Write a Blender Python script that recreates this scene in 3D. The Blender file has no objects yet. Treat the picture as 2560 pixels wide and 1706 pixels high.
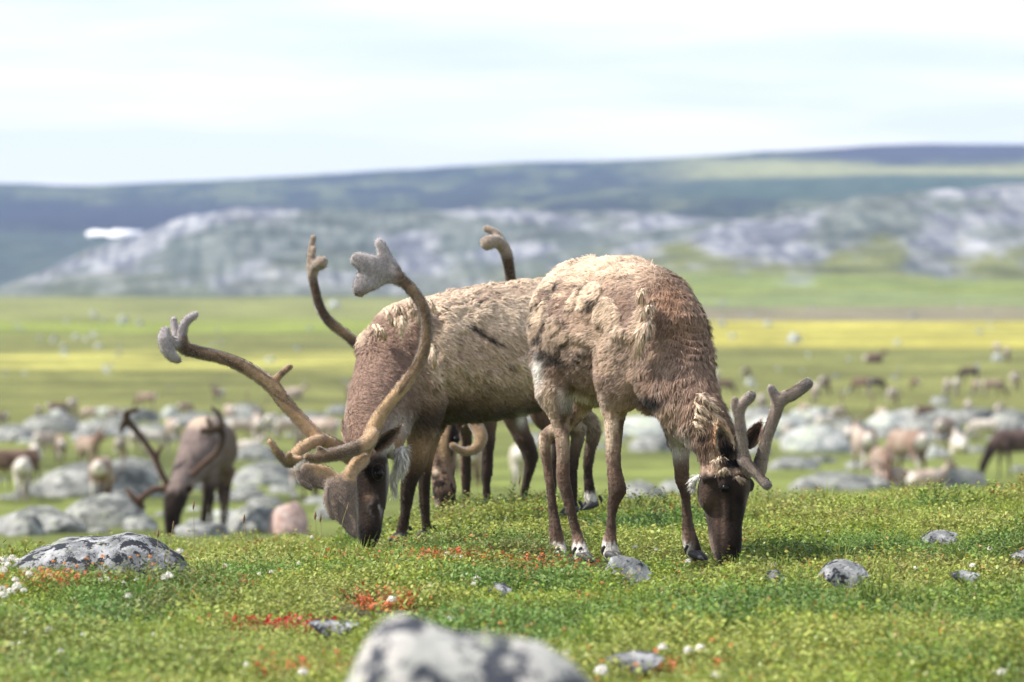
import bpy, math, random
import numpy as np
from mathutils import Vector
random.seed(7); rng = np.random.default_rng(7)
sc = bpy.context.scene
# ------------------------------------------------------------------ camera, world, sun
FPX, CX, HOR, CAMZ = 14222.0, 1280.0, 794.0, 0.92      # pixels of the 2560 px wide photograph; 200 mm lens
cam_d = bpy.data.cameras.new('camera'); cam = bpy.data.objects.new('camera', cam_d); sc.collection.objects.link(cam)
cam.location = (0, 0, CAMZ); cam.rotation_euler = (math.radians(90), 0, 0)
cam_d.lens = 200; cam_d.sensor_width = 36; cam_d.shift_y = -(853 - HOR) / 2560
cam_d.clip_start = 0.1; cam_d.clip_end = 20000
cam_d.dof.use_dof = True; cam_d.dof.focus_distance = 21.9; cam_d.dof.aperture_fstop = 5.4
sc.camera = cam
SUN_EL, SUN_AZ = 50.0, 262.0      # azimuth clockwise from +y (the view direction)
sd = Vector((math.sin(math.radians(SUN_AZ)) * math.cos(math.radians(SUN_EL)), math.cos(math.radians(SUN_AZ)) * math.cos(math.radians(SUN_EL)), math.sin(math.radians(SUN_EL))))
sl = bpy.data.lights.new('sun', 'SUN'); sl.energy = 4.8; sl.angle = math.radians(0.6); sl.color = (1.0, 0.95, 0.87)
so = bpy.data.objects.new('sun', sl); so.rotation_euler = sd.to_track_quat('Z', 'Y').to_euler(); sc.collection.objects.link(so)
w = bpy.data.worlds.new('World'); sc.world = w; w.use_nodes = True
nt = w.node_tree; nt.nodes.clear()
def N(nt, t, **kw):
    n = nt.nodes.new(t)
    for k, v in kw.items():
        if k.startswith('i_'): n.inputs[k[2:].replace('_', ' ')].default_value = v
        else: setattr(n, k, v)
    return n
def L(nt, a, b): nt.links.new(a, b)
sky = N(nt, 'ShaderNodeTexSky'); sky.sky_type = 'NISHITA'; sky.sun_disc = False
sky.sun_elevation = math.radians(SUN_EL); sky.sun_rotation = math.radians(SUN_AZ)
tc = N(nt, 'ShaderNodeTexCoord'); mp = N(nt, 'ShaderNodeMapping'); mp.inputs['Scale'].default_value = (9, 9, 75)
mp.inputs['Rotation'].default_value = (0, math.radians(0.7), 0)
no = N(nt, 'ShaderNodeTexNoise'); no.inputs['Scale'].default_value = 1.0; no.inputs['Detail'].default_value = 5; no.inputs['Roughness'].default_value = .5
L(nt, tc.outputs['Generated'], mp.inputs['Vector']); L(nt, mp.outputs['Vector'], no.inputs['Vector'])
cr = N(nt, 'ShaderNodeValToRGB'); cr.color_ramp.elements[0].position = .34; cr.color_ramp.elements[1].position = .60
cr.color_ramp.elements[0].color = (.0, .0, .0, 1); cr.color_ramp.elements[1].color = (1, 1, 1, 1)
L(nt, no.outputs['Fac'], cr.inputs['Fac'])
sc1 = N(nt, 'ShaderNodeVectorMath', operation='SCALE'); sc1.inputs['Scale'].default_value = 0.12
L(nt, sky.outputs['Color'], sc1.inputs[0])
sp = N(nt, 'ShaderNodeSeparateXYZ'); L(nt, tc.outputs['Generated'], sp.inputs[0])
mx = N(nt, 'ShaderNodeMix', data_type='RGBA'); cl = N(nt, 'ShaderNodeMix', data_type='RGBA'); cl.inputs[6].default_value = (.66, .745, .84, 1); cl.inputs[7].default_value = (.94, .93, .92, 1)
mh = N(nt, 'ShaderNodeMapRange'); mh.inputs['From Min'].default_value = .022; mh.inputs['From Max'].default_value = .040; mh.inputs['To Min'].default_value = .95; mh.inputs['To Max'].default_value = 0
L(nt, sp.outputs['Z'], mh.inputs['Value']); mx2 = N(nt, 'ShaderNodeMath', operation='MAXIMUM'); L(nt, cr.outputs['Color'], mx2.inputs[0]); L(nt, mh.outputs[0], mx2.inputs[1]); L(nt, mx2.outputs[0], cl.inputs[0]); L(nt, cl.outputs[2], mx.inputs[7])
mr = N(nt, 'ShaderNodeMapRange'); mr.inputs['From Min'].default_value = .08; mr.inputs['From Max'].default_value = .5; mr.inputs['To Min'].default_value = 1; mr.inputs['To Max'].default_value = .42
L(nt, sp.outputs['Z'], mr.inputs['Value']); mm = N(nt, 'ShaderNodeMath', operation='MULTIPLY'); mm.inputs[0].default_value = .9; L(nt, mr.outputs[0], mm.inputs[1])
L(nt, mm.outputs[0], mx.inputs[0]); L(nt, sc1.outputs[0], mx.inputs[6])
bg = N(nt, 'ShaderNodeBackground'); bg.inputs['Strength'].default_value = 1.0
wo = N(nt, 'ShaderNodeOutputWorld'); L(nt, mx.outputs[2], bg.inputs['Color']); L(nt, bg.outputs[0], wo.inputs[0])
sc.view_settings.view_transform = 'Standard'; sc.view_settings.look = 'None'; sc.view_settings.gamma = 1; sc.view_settings.exposure = 0.56
sc.cycles.use_denoising = True; sc.cycles.max_bounces = 6; sc.cycles.transparent_max_bounces = 8
# ------------------------------------------------------------------ helpers
def W(px, py, D): return np.array(((px - CX) * D / FPX, D, CAMZ + (HOR - py) * D / FPX))
def zof(py, D): return CAMZ + (HOR - py) * D / FPX
def hsh(i, j, k, s=0):
    n = (i.astype(np.int64) * 374761393 + j.astype(np.int64) * 668265263 + k.astype(np.int64) * 2147483647 + s * 974634777) & 0xffffffff
    n = ((n ^ (n >> 13)) * 1274126177) & 0xffffffff
    n = ((n ^ (n >> 16)) * 2246822519) & 0xffffffff
    return ((n ^ (n >> 15)) & 0xffffff) / float(0xffffff)
def vn(P, s=1.0, seed=0):
    P = np.atleast_2d(P) * s; F = np.floor(P).astype(np.int64); f = P - F; f = f * f * (3 - 2 * f); r = 0
    for a in (0, 1):
        for b in (0, 1):
            for c in (0, 1):
                wgt = (f[:, 0] if a else 1 - f[:, 0]) * (f[:, 1] if b else 1 - f[:, 1]) * (f[:, 2] if c else 1 - f[:, 2])
                r = r + wgt * hsh(F[:, 0] + a, F[:, 1] + b, F[:, 2] + c, seed)
    return r
def fbm(P, s=1.0, o=4, seed=0):
    r = 0; t = 0; a = 1.0
    for i in range(o): r = r + a * vn(P, s * 2 ** i, seed + i); t += a; a *= .5
    return r / t
def ss(a, b, x): t = np.clip((x - a) / (b - a), 0, 1); return t * t * (3 - 2 * t)
def lerp(a, b, t): return a + (b - a) * t
def mixc(c, d, t):
    t = np.clip(t, 0, 1); return c * (1 - t[:, None]) + np.array(d)[None, :] * t[:, None]
def srgb(r, g, b): return tuple(((v / 255) / 12.92 if v < 10 else (((v / 255) + .055) / 1.055) ** 2.4) for v in (r, g, b))

def tag(o, label=None, cat=None, group=None, kind=None):
    if label: o['label'] = label
    if cat: o['category'] = cat
    if group: o['group'] = group
    if kind: o['kind'] = kind
    return o
def empty(name, loc, label, cat, group=None):
    o = bpy.data.objects.new(name, None); o.empty_display_size = .1; o.location = loc; sc.collection.objects.link(o)
    return tag(o, label, cat, group)
def meshobj(name, me, mat, parent=None):
    o = bpy.data.objects.new(name, me); sc.collection.objects.link(o)
    if mat is not None and not me.materials: me.materials.append(mat)
    if parent is not None:
        o.parent = parent
        o.location = -parent.location      # meshes are written in world coordinates
    return o
def np_mesh(name, V, F, col=None, smooth=True, normals=None, extra=None):
    """F: list of arrays of faces (each array one polygon size)"""
    me = bpy.data.meshes.new(name)
    V = np.asarray(V, dtype=np.float32); FL = [np.asarray(f, dtype=np.int32) for f in F if len(f)]
    loops = np.concatenate([f.ravel() for f in FL]); tot = np.concatenate([np.full(len(f), f.shape[1], np.int32) for f in FL])
    st = np.concatenate([[0], np.cumsum(tot)[:-1]]).astype(np.int32)
    me.vertices.add(len(V)); me.vertices.foreach_set('co', V.ravel())
    me.loops.add(len(loops)); me.loops.foreach_set('vertex_index', loops)
    me.polygons.add(len(tot)); me.polygons.foreach_set('loop_start', st); me.polygons.foreach_set('loop_total', tot)
    if smooth: me.polygons.foreach_set('use_smooth', np.ones(len(tot), bool))
    me.update(); me.validate()
    if col is not None: setcol(me, col)
    for k, v in (extra or {}).items():
        a = me.attributes.new(k, 'FLOAT', 'POINT'); a.data.foreach_set('value', np.asarray(v, np.float32))
    if normals is not None: me.normals_split_custom_set_from_vertices(np.asarray(normals, dtype=np.float32).tolist())
    return me
def setcol(me, col, name='Col'):
    a = me.attributes.get(name) or me.attributes.new(name, 'FLOAT_COLOR', 'POINT')
    c = np.ones((len(me.vertices), 4), np.float32); c[:, :3] = np.clip(col, 0, 1); a.data.foreach_set('color', c.ravel())
def getv(me):
    v = np.empty(len(me.vertices) * 3, np.float32); me.vertices.foreach_get('co', v)
    n = np.empty(len(me.vertices) * 3, np.float32); me.vertices.foreach_get('normal', n)
    return v.reshape(-1, 3).astype(float), n.reshape(-1, 3).astype(float)
def nrm(a): return a / (np.linalg.norm(a, axis=-1, keepdims=True) + 1e-9)

class MB:
    """collects tapered tubes and ellipsoids into one mesh"""
    def __init__(s): s.V = []; s.F4 = []; s.F3 = []; s.n = 0
    def add(s, V, F4, F3):
        s.V.append(V)
        if len(F4): s.F4.append(np.asarray(F4) + s.n)
        if len(F3): s.F3.append(np.asarray(F3) + s.n)
        s.n += len(V)
    def loft(s, pts, a, b, hint, sub=4, seg=20, cap=True):
        """pts Nx3; a half size along the hint side, b across it"""
        pts = np.asarray(pts, float); n = len(pts); a = np.asarray(a, float); b = np.asarray(b, float)
        Q = np.concatenate([2 * pts[:1] - pts[1:2], pts, 2 * pts[-1:] - pts[-2:-1]]); out = []; ra = []; rb = []
        for i in range(n - 1):
            for k in range(sub):
                t = k / sub; p0, p1, p2, p3 = Q[i:i + 4]
                out.append(.5 * ((2 * p1) + (-p0 + p2) * t + (2 * p0 - 5 * p1 + 4 * p2 - p3) * t * t + (-p0 + 3 * p1 - 3 * p2 + p3) * t ** 3))
                u = t * t * (3 - 2 * t) * .5 + t * .5; ra.append(lerp(a[i], a[i + 1], u)); rb.append(lerp(b[i], b[i + 1], u))
        out.append(pts[-1]); ra.append(a[-1]); rb.append(b[-1])
        P = np.array(out); ra = np.array(ra); rb = np.array(rb); T = nrm(np.gradient(P, axis=0))
        if cap:
            m0 = min(ra[0], rb[0]); m1 = min(ra[-1], rb[-1])
            pre = [P[0] - T[0] * m0 * q for q in (.92, .6)]; post = [P[-1] + T[-1] * m1 * q for q in (.6, .92)]
            P = np.concatenate([pre, P, post]); T = np.concatenate([[T[0]] * 2, T, [T[-1]] * 2])
            ra = np.concatenate([[ra[0] * .38, ra[0] * .8], ra, [ra[-1] * .8, ra[-1] * .38]]); rb = np.concatenate([[rb[0] * .38, rb[0] * .8], rb, [rb[-1] * .8, rb[-1] * .38]])
        h = np.asarray(hint, float); h = np.broadcast_to(h, P.shape)
        U = nrm(h - (h * T).sum(1, keepdims=True) * T); S = np.cross(T, U)
        th = np.linspace(0, 2 * math.pi, seg, endpoint=False)
        V = P[:, None] + U[:, None] * (np.cos(th)[None, :, None] * ra[:, None, None]) + S[:, None] * (np.sin(th)[None, :, None] * rb[:, None, None])
        m = len(P); V = V.reshape(-1, 3); F4 = []; F3 = []
        for i in range(m - 1):
            for j in range(seg):
                k = (j + 1) % seg; F4.append((i * seg + j, i * seg + k, (i + 1) * seg + k, (i + 1) * seg + j))
        V = np.concatenate([V, [P[0] - T[0] * .001, P[-1] + T[-1] * .001]])
        for j in range(seg):
            k = (j + 1) % seg; F3.append((k, j, len(V) - 2)); F3.append(((m - 1) * seg + j, (m - 1) * seg + k, len(V) - 1))
        s.add(V, F4, F3)
    def plo(s, st, hint, sub=4, seg=20):
        """st: (px, py, D, a_px, b_px) in photograph pixels at distance D"""
        st = np.array(st, float); k = st[:, 2] / FPX
        s.loft([W(*q[:3]) for q in st], st[:, 3] * k, st[:, 4] * k, hint, sub, seg)
    def ell(s, c, r, ax=None, seg=16, ring=10):
        V = []; F4 = []; F3 = []
        for i in range(1, ring):
            p = math.pi * i / ring
            for j in range(seg):
                t = 2 * math.pi * j / seg; V.append((math.sin(p) * math.cos(t), math.sin(p) * math.sin(t), math.cos(p)))
        V += [(0, 0, 1), (0, 0, -1)]; V = np.array(V) * np.asarray(r, float)
        if ax is not None: V = V @ np.asarray(ax, float)
        for i in range(ring - 2):
            for j in range(seg):
                k = (j + 1) % seg; F4.append((i * seg + j, (i + 1) * seg + j, (i + 1) * seg + k, i * seg + k))
        n = len(V)
        for j in range(seg):
            k = (j + 1) % seg; F3.append((j, k, n - 2)); F3.append(((ring - 2) * seg + k, (ring - 2) * seg + j, n - 1))
        s.add(V + np.asarray(c, float), F4, F3)
    def mesh(s, name, col=None):
        return np_mesh(name, np.concatenate(s.V), [np.concatenate(s.F4) if s.F4 else [], np.concatenate(s.F3) if s.F3 else []], col)
    def remesh(s, name, vox, smooth=3, fac=.5):
        me = s.mesh('tmp'); o = bpy.data.objects.new('tmp', me); sc.collection.objects.link(o)
        m = o.modifiers.new('r', 'REMESH'); m.mode = 'VOXEL'; m.voxel_size = vox; m.use_smooth_shade = True
        if smooth: q = o.modifiers.new('s', 'SMOOTH'); q.factor = fac; q.iterations = smooth
        dg = bpy.context.evaluated_depsgraph_get(); r = bpy.data.meshes.new_from_object(o.evaluated_get(dg)); r.name = name
        bpy.data.objects.remove(o); bpy.data.meshes.remove(me); r.materials.clear()
        r.polygons.foreach_set('use_smooth', np.ones(len(r.polygons), bool)); return r
def move(me, dv, n=None):
    v, _ = getv(me); me.vertices.foreach_set('co', (v + dv).astype(np.float32).ravel()); me.update()

# ------------------------------------------------------------------ materials
def mat(name, rough=.9, attr='Col', sheen=0.0, bump=0.0, bscale=60, spec=.3, trans=0.0, color=None, var=0.0, vscale=30, ior=None):
    m = bpy.data.materials.new(name); m.use_nodes = True; t = m.node_tree; p = t.nodes['Principled BSDF']
    p.inputs['Roughness'].default_value = rough; p.inputs['Specular IOR Level'].default_value = spec
    if sheen: p.inputs['Sheen Weight'].default_value = sheen; p.inputs['Sheen Roughness'].default_value = .4
    src = None
    if attr:
        a = N(t, 'ShaderNodeAttribute'); a.attribute_name = attr; src = a.outputs['Color']
    else:
        r = N(t, 'ShaderNodeRGB'); r.outputs[0].default_value = (*color, 1); src = r.outputs[0]
    g = N(t, 'ShaderNodeTexCoord')
    if var:
        n = N(t, 'ShaderNodeTexNoise'); n.inputs['Scale'].default_value = vscale; n.inputs['Detail'].default_value = 5; n.inputs['Roughness'].default_value = .65
        L(t, g.outputs['Object'], n.inputs['Vector'])
        mr = N(t, 'ShaderNodeMapRange'); mr.inputs['From Min'].default_value = .3; mr.inputs['From Max'].default_value = .7
        mr.inputs['To Min'].default_value = 1 - var; mr.inputs['To Max'].default_value = 1 + var; L(t, n.outputs['Fac'], mr.inputs['Value'])
        v = N(t, 'ShaderNodeVectorMath', operation='SCALE'); L(t, src, v.inputs[0]); L(t, mr.outputs[0], v.inputs['Scale']); src = v.outputs[0]
    L(t, src, p.inputs['Base Color'])
    if bump:
        n2 = N(t, 'ShaderNodeTexNoise'); n2.inputs['Scale'].default_value = bscale; n2.inputs['Detail'].default_value = 4; L(t, g.outputs['Object'], n2.inputs['Vector'])
        b = N(t, 'ShaderNodeBump'); b.inputs['Strength'].default_value = bump; b.inputs['Distance'].default_value = .01
        L(t, n2.outputs['Fac'], b.inputs['Height']); L(t, b.outputs[0], p.inputs['Normal'])
    return m
M_fur = mat('caribou_fur', .95, sheen=.15, bump=.5, bscale=90, spec=.1, var=.15, vscale=70)
M_hair = mat('caribou_hair', .8, sheen=.1, spec=.15)
M_velvet = mat('antler_velvet', .95, sheen=.9, bump=.35, bscale=220, spec=.1, var=.15, vscale=120)
M_hoof = mat('hoof_horn', .5, None, color=(.06, .057, .058), bump=.2, bscale=150)
M_eye = mat('dark_eye', .12, None, color=(.004, .003, .003), spec=.25)
M_fcol = mat('flower_petals', .9, var=.2, vscale=300)
HAZE = 0.00008
# ------------------------------------------------------------------ the ground: one sheet from under the camera to the far hills
XC = [-400, 0, 300, 480, 700, 900, 1100, 1200, 1300, 1500, 1700, 1950, 2100, 2300, 2560, 3000]
YC = [1408, 1404, 1396, 1395, 1382, 1352, 1290, 1270, 1255, 1256, 1264, 1268, 1250, 1238, 1225, 1215]       # where the near rise ends
XS = [-1500, 0, 200, 400, 598, 800, 1000, 1280, 1497, 1715, 1933, 2150, 2313, 2560, 4000]
YS = [478, 463, 467, 461, 452, 440, 430, 414, 406, 395, 379, 368, 364, 366, 350]                  # skyline
X1 = [-1500, 0, 100, 218, 300, 380, 435, 520, 598, 707, 925, 1197, 1497, 1742, 1960, 4000]
Y1 = [730, 716, 680, 630, 600, 574, 550, 533, 517, 523, 528, 520, 534, 540, 560, 560]             # grey ridge, left and middle
X2 = [-1500, 1100, 1585, 1770, 1960, 2150, 2368, 2460, 2560, 4000]
Y2 = [745, 740, 630, 572, 534, 490, 474, 462, 458, 430]                                       # rocky slope on the right
DN = np.array([60, 90, 125, 180, 230, 300, 360, 450, 550, 700, 900, 1200, 1500, 1750, 2000, 2130, 2400, 2700, 3300, 4300, 5500, 7500, 12000], float)
YB = [1338, 1285, 1240, 1192, 1145, 1085, 1025, 972, 905, 860, 805, 765, 748]
def terrain(px, D):
    """height of the ground for columns px (photograph pixels at that bearing) and distances D"""
    px = np.asarray(px, float); D = np.asarray(D, float)
    yc = np.interp(px, XC, YC); zc = CAMZ + (HOR - yc) * 26.5 / FPX - .055
    near = -.045 + np.zeros_like(D)
    z = lerp(near, zc, ss(20.5, 26.0, D))
    y1 = np.interp(px, X1, Y1); y2 = np.interp(px, X2, Y2); ys = np.interp(px, XS, YS)
    rt = ss(1100, 1800, px)
    nodes = [np.full_like(px, y) for y in YB]
    nodes[11] = lerp(765, 790, rt); nodes[12] = lerp(748, 738, rt)
    nodes.append(lerp(745, 690, rt))                      # 1750
    nodes.append(y2 + 0 * px)                             # 2000
    nodes.append(y2 + 14)                                 # 2130
    nodes.append(y1 + 0 * px)                             # 2400
    nodes.append(y1 + 22)                                 # 2700
    nodes.append(lerp(606, 500, ss(0, 1900, px)))         # 3300
    nodes.append(lerp(545, 440, ss(0, 2300, px)))         # 4300
    nodes.append(ys); nodes.append(ys + 25); nodes.append(ys + 120)
    Y = np.stack(nodes); lD = np.log(np.clip(D, 60, 11999)); LN = np.log(DN)
    i = np.clip(np.searchsorted(LN, lD, side='right') - 1, 0, len(LN) - 2)
    cols = np.arange(len(px)) if px.ndim == 1 else None
    y = lerp(Y[i, cols], Y[i + 1, cols], (lD - LN[i]) / (LN[i + 1] - LN[i]))
    zf = CAMZ + (HOR - y) * D / FPX
    z60 = CAMZ + (HOR - 1338) * 60 / FPX
    zm = lerp(zc, z60, np.clip((D - 27) / 33, 0, 1))
    z = np.where(D < 26, z, np.where(D < 60, np.minimum(zm, zc - ss(26, 30, D) * .03), zf))
    return z
def bumps(X, Y, D):
    P = np.stack([X, Y, 0 * X], 1)
    h = (fbm(P, 1.1, 4, 3) - .5) * .075 + (fbm(P, .35, 3, 9) - .5) * .06          # near hummocks
    near = h * (1 - ss(27, 40, D)) * ss(3, 10, D)
    mid = (fbm(P, .12, 4, 21) - .5) * .5 * ss(45, 90, D) * (1 - ss(500, 900, D))
    return near + mid
def rockmask(px, yy, D):
    y1 = np.interp(px, X1, Y1); y2 = np.interp(px, X2, Y2)
    P = np.stack([px * .01, yy * .03, 0 * px], 1)
    n = fbm(P, 1.0, 4, 55) - .5
    a = ss(2010, 2080, D) * (1 - ss(2420, 2600, D)) * (.35 + .65 * ss(745, 640, yy - n * 160))                    # ridge crest
    b = ss(1500, 1750, D) * (1 - ss(2030, 2100, D)) * ss(1250, 1700, px) * ss(690, 600, yy - n * 240)
    c = ss(1500, 1850, D) * (1 - ss(2030, 2100, D)) * .0
    return np.clip(np.maximum(a, b), 0, 1)
# columns: dense inside the picture, coarse to the sides
pin = np.arange(-260, 2821, 4.5)
side = 1540 * np.exp(np.linspace(0.02, 2.75, 46))
pxs = np.concatenate([CX - side[::-1], pin, CX + side])
Ds = np.concatenate([[.6, 2, 4, 6, 8, 10, 11, 12], np.arange(12.5, 30, .16), 30 * np.exp(np.linspace(0, math.log(60 / 30), 22))[1:], 60 * np.exp(np.linspace(0, math.log(1450 / 60), 240))[1:], np.arange(1460, 2760, 10.), 2760 * np.exp(np.linspace(0, math.log(5600 / 2760), 70))[1:], [5900, 6400, 7400]])
GX, GD = np.meshgrid(pxs, Ds); gx = GX.ravel(); gd = GD.ravel()
pe = np.clip(gx, -1400, 3900)
wx = (gx - CX) * gd / FPX
gz = terrain(pe, gd)
yscr = HOR - (gz - CAMZ) * FPX / gd
rock = rockmask(pe, yscr, gd)
P3 = np.stack([wx, gd * .45, 0 * wx], 1)
rg = (fbm(P3, 1 / 42., 5, 31) - .5)
gz = gz + bumps(wx, gd, gd) + rock * (rg * 4.0 + (fbm(P3, 1 / 9., 3, 33) - .5) * 2.4) + (fbm(P3, 1 / 300., 4, 71) - .5) * 10 * ss(2700, 3800, gd) + (fbm(P3, 1 / 60., 3, 77) - .5) * 2.2 * ss(1000, 1700, gd)
# colour of plant cover and bare rock by place; far hills hold painted haze
n1 = fbm(np.stack([wx / gd * 60, np.log(gd) * 22, 0 * wx], 1), .35, 4, 5) - .5
n2 = fbm(np.stack([wx / gd * 60, np.log(gd) * 60, 0 * wx], 1), .5, 4, 6) - .5
yq = yscr + n1 * 30 + n2 * 14
col = np.tile(np.array((.135, .16, .04)), (len(gx), 1))
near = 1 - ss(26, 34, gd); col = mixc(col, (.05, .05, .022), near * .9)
G = (.105, .165, .028); YG = (.35, .33, .085); YG2 = (.20, .24, .045); BR = (.20, .17, .11)
rt = ss(1150, 1700, pe)
farp = ss(150, 420, gd)
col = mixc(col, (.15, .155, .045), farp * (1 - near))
band = lambda a, b, s=10: ss(a - s, a + s, yq) * (1 - ss(b - s, b + s, yq))
far = ss(480, 560, gd)
# left plain
col = mixc(col, YG, band(888, 938, 7) * far * (1 - rt) * (.5 + .5 * ss(.40, .54, fbm(np.stack([wx / gd * 60, np.log(gd) * 90, 0 * wx], 1), .6, 4, 62))))
col = mixc(col, YG2, band(800, 832, 8) * far * (1 - rt) * .9)
col = mixc(col, (.20, .21, .075), band(745, 800, 8) * far * (1 - rt) * .8)
# right plain
col = mixc(col, (.38, .34, .07), band(800, 868, 8) * far * rt * (.55 + .45 * ss(.42, .55, fbm(np.stack([wx / gd * 60, np.log(gd) * 90, 0 * wx], 1), .6, 4, 61))))
col = mixc(col, BR, band(768, 796, 6) * far * rt * .9)
col = mixc(col, (.17, .20, .07), band(735, 768, 8) * far * rt)
col = mixc(col, YG2, band(690, 735, 8) * far * rt * .9)
hill = ss(1500, 1650, gd)
col = mixc(col, (.06, .075, .055), hill * (1 - rock) * ss(756, 736, yq) * (1 - rt * .75))
rn2 = fbm(np.stack([wx, gd * .5, gz], 1), 1 / 40., 4, 97)
rc = np.tile(np.array((.21, .215, .23)), (len(gx), 1))
rn = .72 * fbm(np.stack([wx + gd * .05, gd * .06, gz * .3], 1), 1 / 3., 4, 91) + .28 * fbm(np.stack([wx + gd * .1, gd * .06, gz * .4], 1), 1 / 9., 3, 92)
rc = mixc(rc, (.12, .125, .15), ss(.50, .58, rn)); rc = mixc(rc, (.275, .275, .29), ss(.48, .41, rn)); rc = mixc(rc, (.07, .09, .06), ss(.50, .60, rn2) * .65)
col = col * (1 - rock[:, None]) + rc * rock[:, None]
fh = ss(2620, 2760, gd)
hc = np.tile(np.array((.04, .055, .05)), (len(gx), 1))  # hill colours pushed towards blue to paint in the hazy distance
hn = fbm(np.stack([pe * .012, gd * .004, 0 * gd], 1), 1., 5, 14) * .7 + .3 * fbm(np.stack([pe * .06, gd * .02, 0 * gd], 1), 1., 3, 15)
hc = mixc(hc, (.035, .040, .050), ss(.50, .60, hn)); hc = mixc(hc, (.16, .17, .10), ss(.50, .40, hn) * .5)
hc = mixc(hc, (.030, .032, .055), ss(505, 520, yq) * ss(600, 565, yq) * ss(900, 400, pe) * .9)
hc = mixc(hc, (.06, .08, .075), ss(583, 590, yq) * .8)
hc = mixc(hc, (.27, .27, .13), band(405, 438, 6) * ss(1500, 1900, pe) * .9)
hc = mixc(hc, (.045, .04, .065), ss(402, 392, yq) * ss(1750, 2150, pe))
hc = mixc(hc, (.05, .08, .06), band(440, 500, 9) * ss(1500, 1900, pe) * .8)
col = col * (1 - fh[:, None]) + hc * fh[:, None]
nr, nc = GX.shape; I = np.arange(nr * nc).reshape(nr, nc)
F = np.stack([I[:-1, :-1], I[:-1, 1:], I[1:, 1:], I[1:, :-1]], -1).reshape(-1, 4)
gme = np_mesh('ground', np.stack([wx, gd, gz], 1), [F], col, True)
def ground_material():
    m = bpy.data.materials.new('tundra_ground'); m.use_nodes = True; t = m.node_tree; p = t.nodes['Principled BSDF']
    p.inputs['Roughness'].default_value = 1; p.inputs['Specular IOR Level'].default_value = .1
    a = N(t, 'ShaderNodeAttribute'); a.attribute_name = 'Col'; g = N(t, 'ShaderNodeTexCoord'); out = a.outputs['Color']
    for sc_, lo, hi, det in ((.05, .55, 1.45, 7), (.5, .68, 1.32, 5), (9., .6, 1.4, 4)):
        n = N(t, 'ShaderNodeTexNoise'); n.inputs['Scale'].default_value = sc_; n.inputs['Detail'].default_value = det; n.inputs['Roughness'].default_value = .65
        L(t, g.outputs['Object'], n.inputs['Vector'])
        r = N(t, 'ShaderNodeMapRange'); r.inputs['From Min'].default_value = .35; r.inputs['From Max'].default_value = .65; r.inputs['To Min'].default_value = lo; r.inputs['To Max'].default_value = hi
        L(t, n.outputs['Fac'], r.inputs['Value']); v = N(t, 'ShaderNodeVectorMath', operation='SCALE'); L(t, out, v.inputs[0]); L(t, r.outputs[0], v.inputs['Scale']); out = v.outputs[0]
    L(t, out, p.inputs['Base Color']); return m
ground = meshobj('ground', gme, ground_material()); tag(ground, kind='structure', label='tundra ground of moss and low plants running out to far hills')
from mathutils.bvhtree import BVHTree
def ground_z(x, y):
    """exact height of the ground sheet"""
    x = np.atleast_1d(np.asarray(x, float)); y = np.atleast_1d(np.asarray(y, float))
    px = x * FPX / y + CX; jc = np.clip(np.searchsorted(pxs, px) - 1, 0, nc - 2); ir = np.clip(np.searchsorted(Ds, y) - 1, 0, nr - 2)
    u = (px - pxs[jc]) / (pxs[jc + 1] - pxs[jc]); v = (y - Ds[ir]) / (Ds[ir + 1] - Ds[ir]); Z = gz.reshape(nr, nc)
    return lerp(lerp(Z[ir, jc], Z[ir, jc + 1], u), lerp(Z[ir + 1, jc], Z[ir + 1, jc + 1], u), v)
def foot_D(px, py, lo=30., hi=1500.):
    """distance at which the ground shows at a pixel"""
    dd = np.exp(np.linspace(math.log(lo), math.log(hi), 900)); yy = HOR - (ground_z((px - CX) * dd / FPX, dd) - CAMZ) * FPX / dd
    ok = np.where(yy <= py)[0]; return float(dd[ok[0]]) if len(ok) else hi
# ------------------------------------------------------------------ caribou: shared builders
def px_of(V): return CX + V[:, 0] * FPX / V[:, 1], HOR - (V[:, 2] - CAMZ) * FPX / V[:, 1]
def tri_sample(me, n, wfun=None):
    me.calc_loop_triangles(); t = np.empty(len(me.loop_triangles) * 3, np.int32); me.loop_triangles.foreach_get('vertices', t); t = t.reshape(-1, 3)
    v, nn = getv(me); A = np.linalg.norm(np.cross(v[t[:, 1]] - v[t[:, 0]], v[t[:, 2]] - v[t[:, 0]]), axis=1)
    if wfun is not None: A = A * wfun(v[t].mean(1))
    i = rng.choice(len(t), n, p=A / A.sum()); r1 = np.sqrt(rng.random(n)); r2 = rng.random(n)
    w0, w1, w2 = 1 - r1, r1 * (1 - r2), r1 * r2; T = t[i]
    mixf = lambda q: q[T[:, 0]] * w0[:, None] + q[T[:, 1]] * w1[:, None] + q[T[:, 2]] * w2[:, None]
    return mixf(v), nrm(mixf(nn)), T, (w0, w1, w2)
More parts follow.
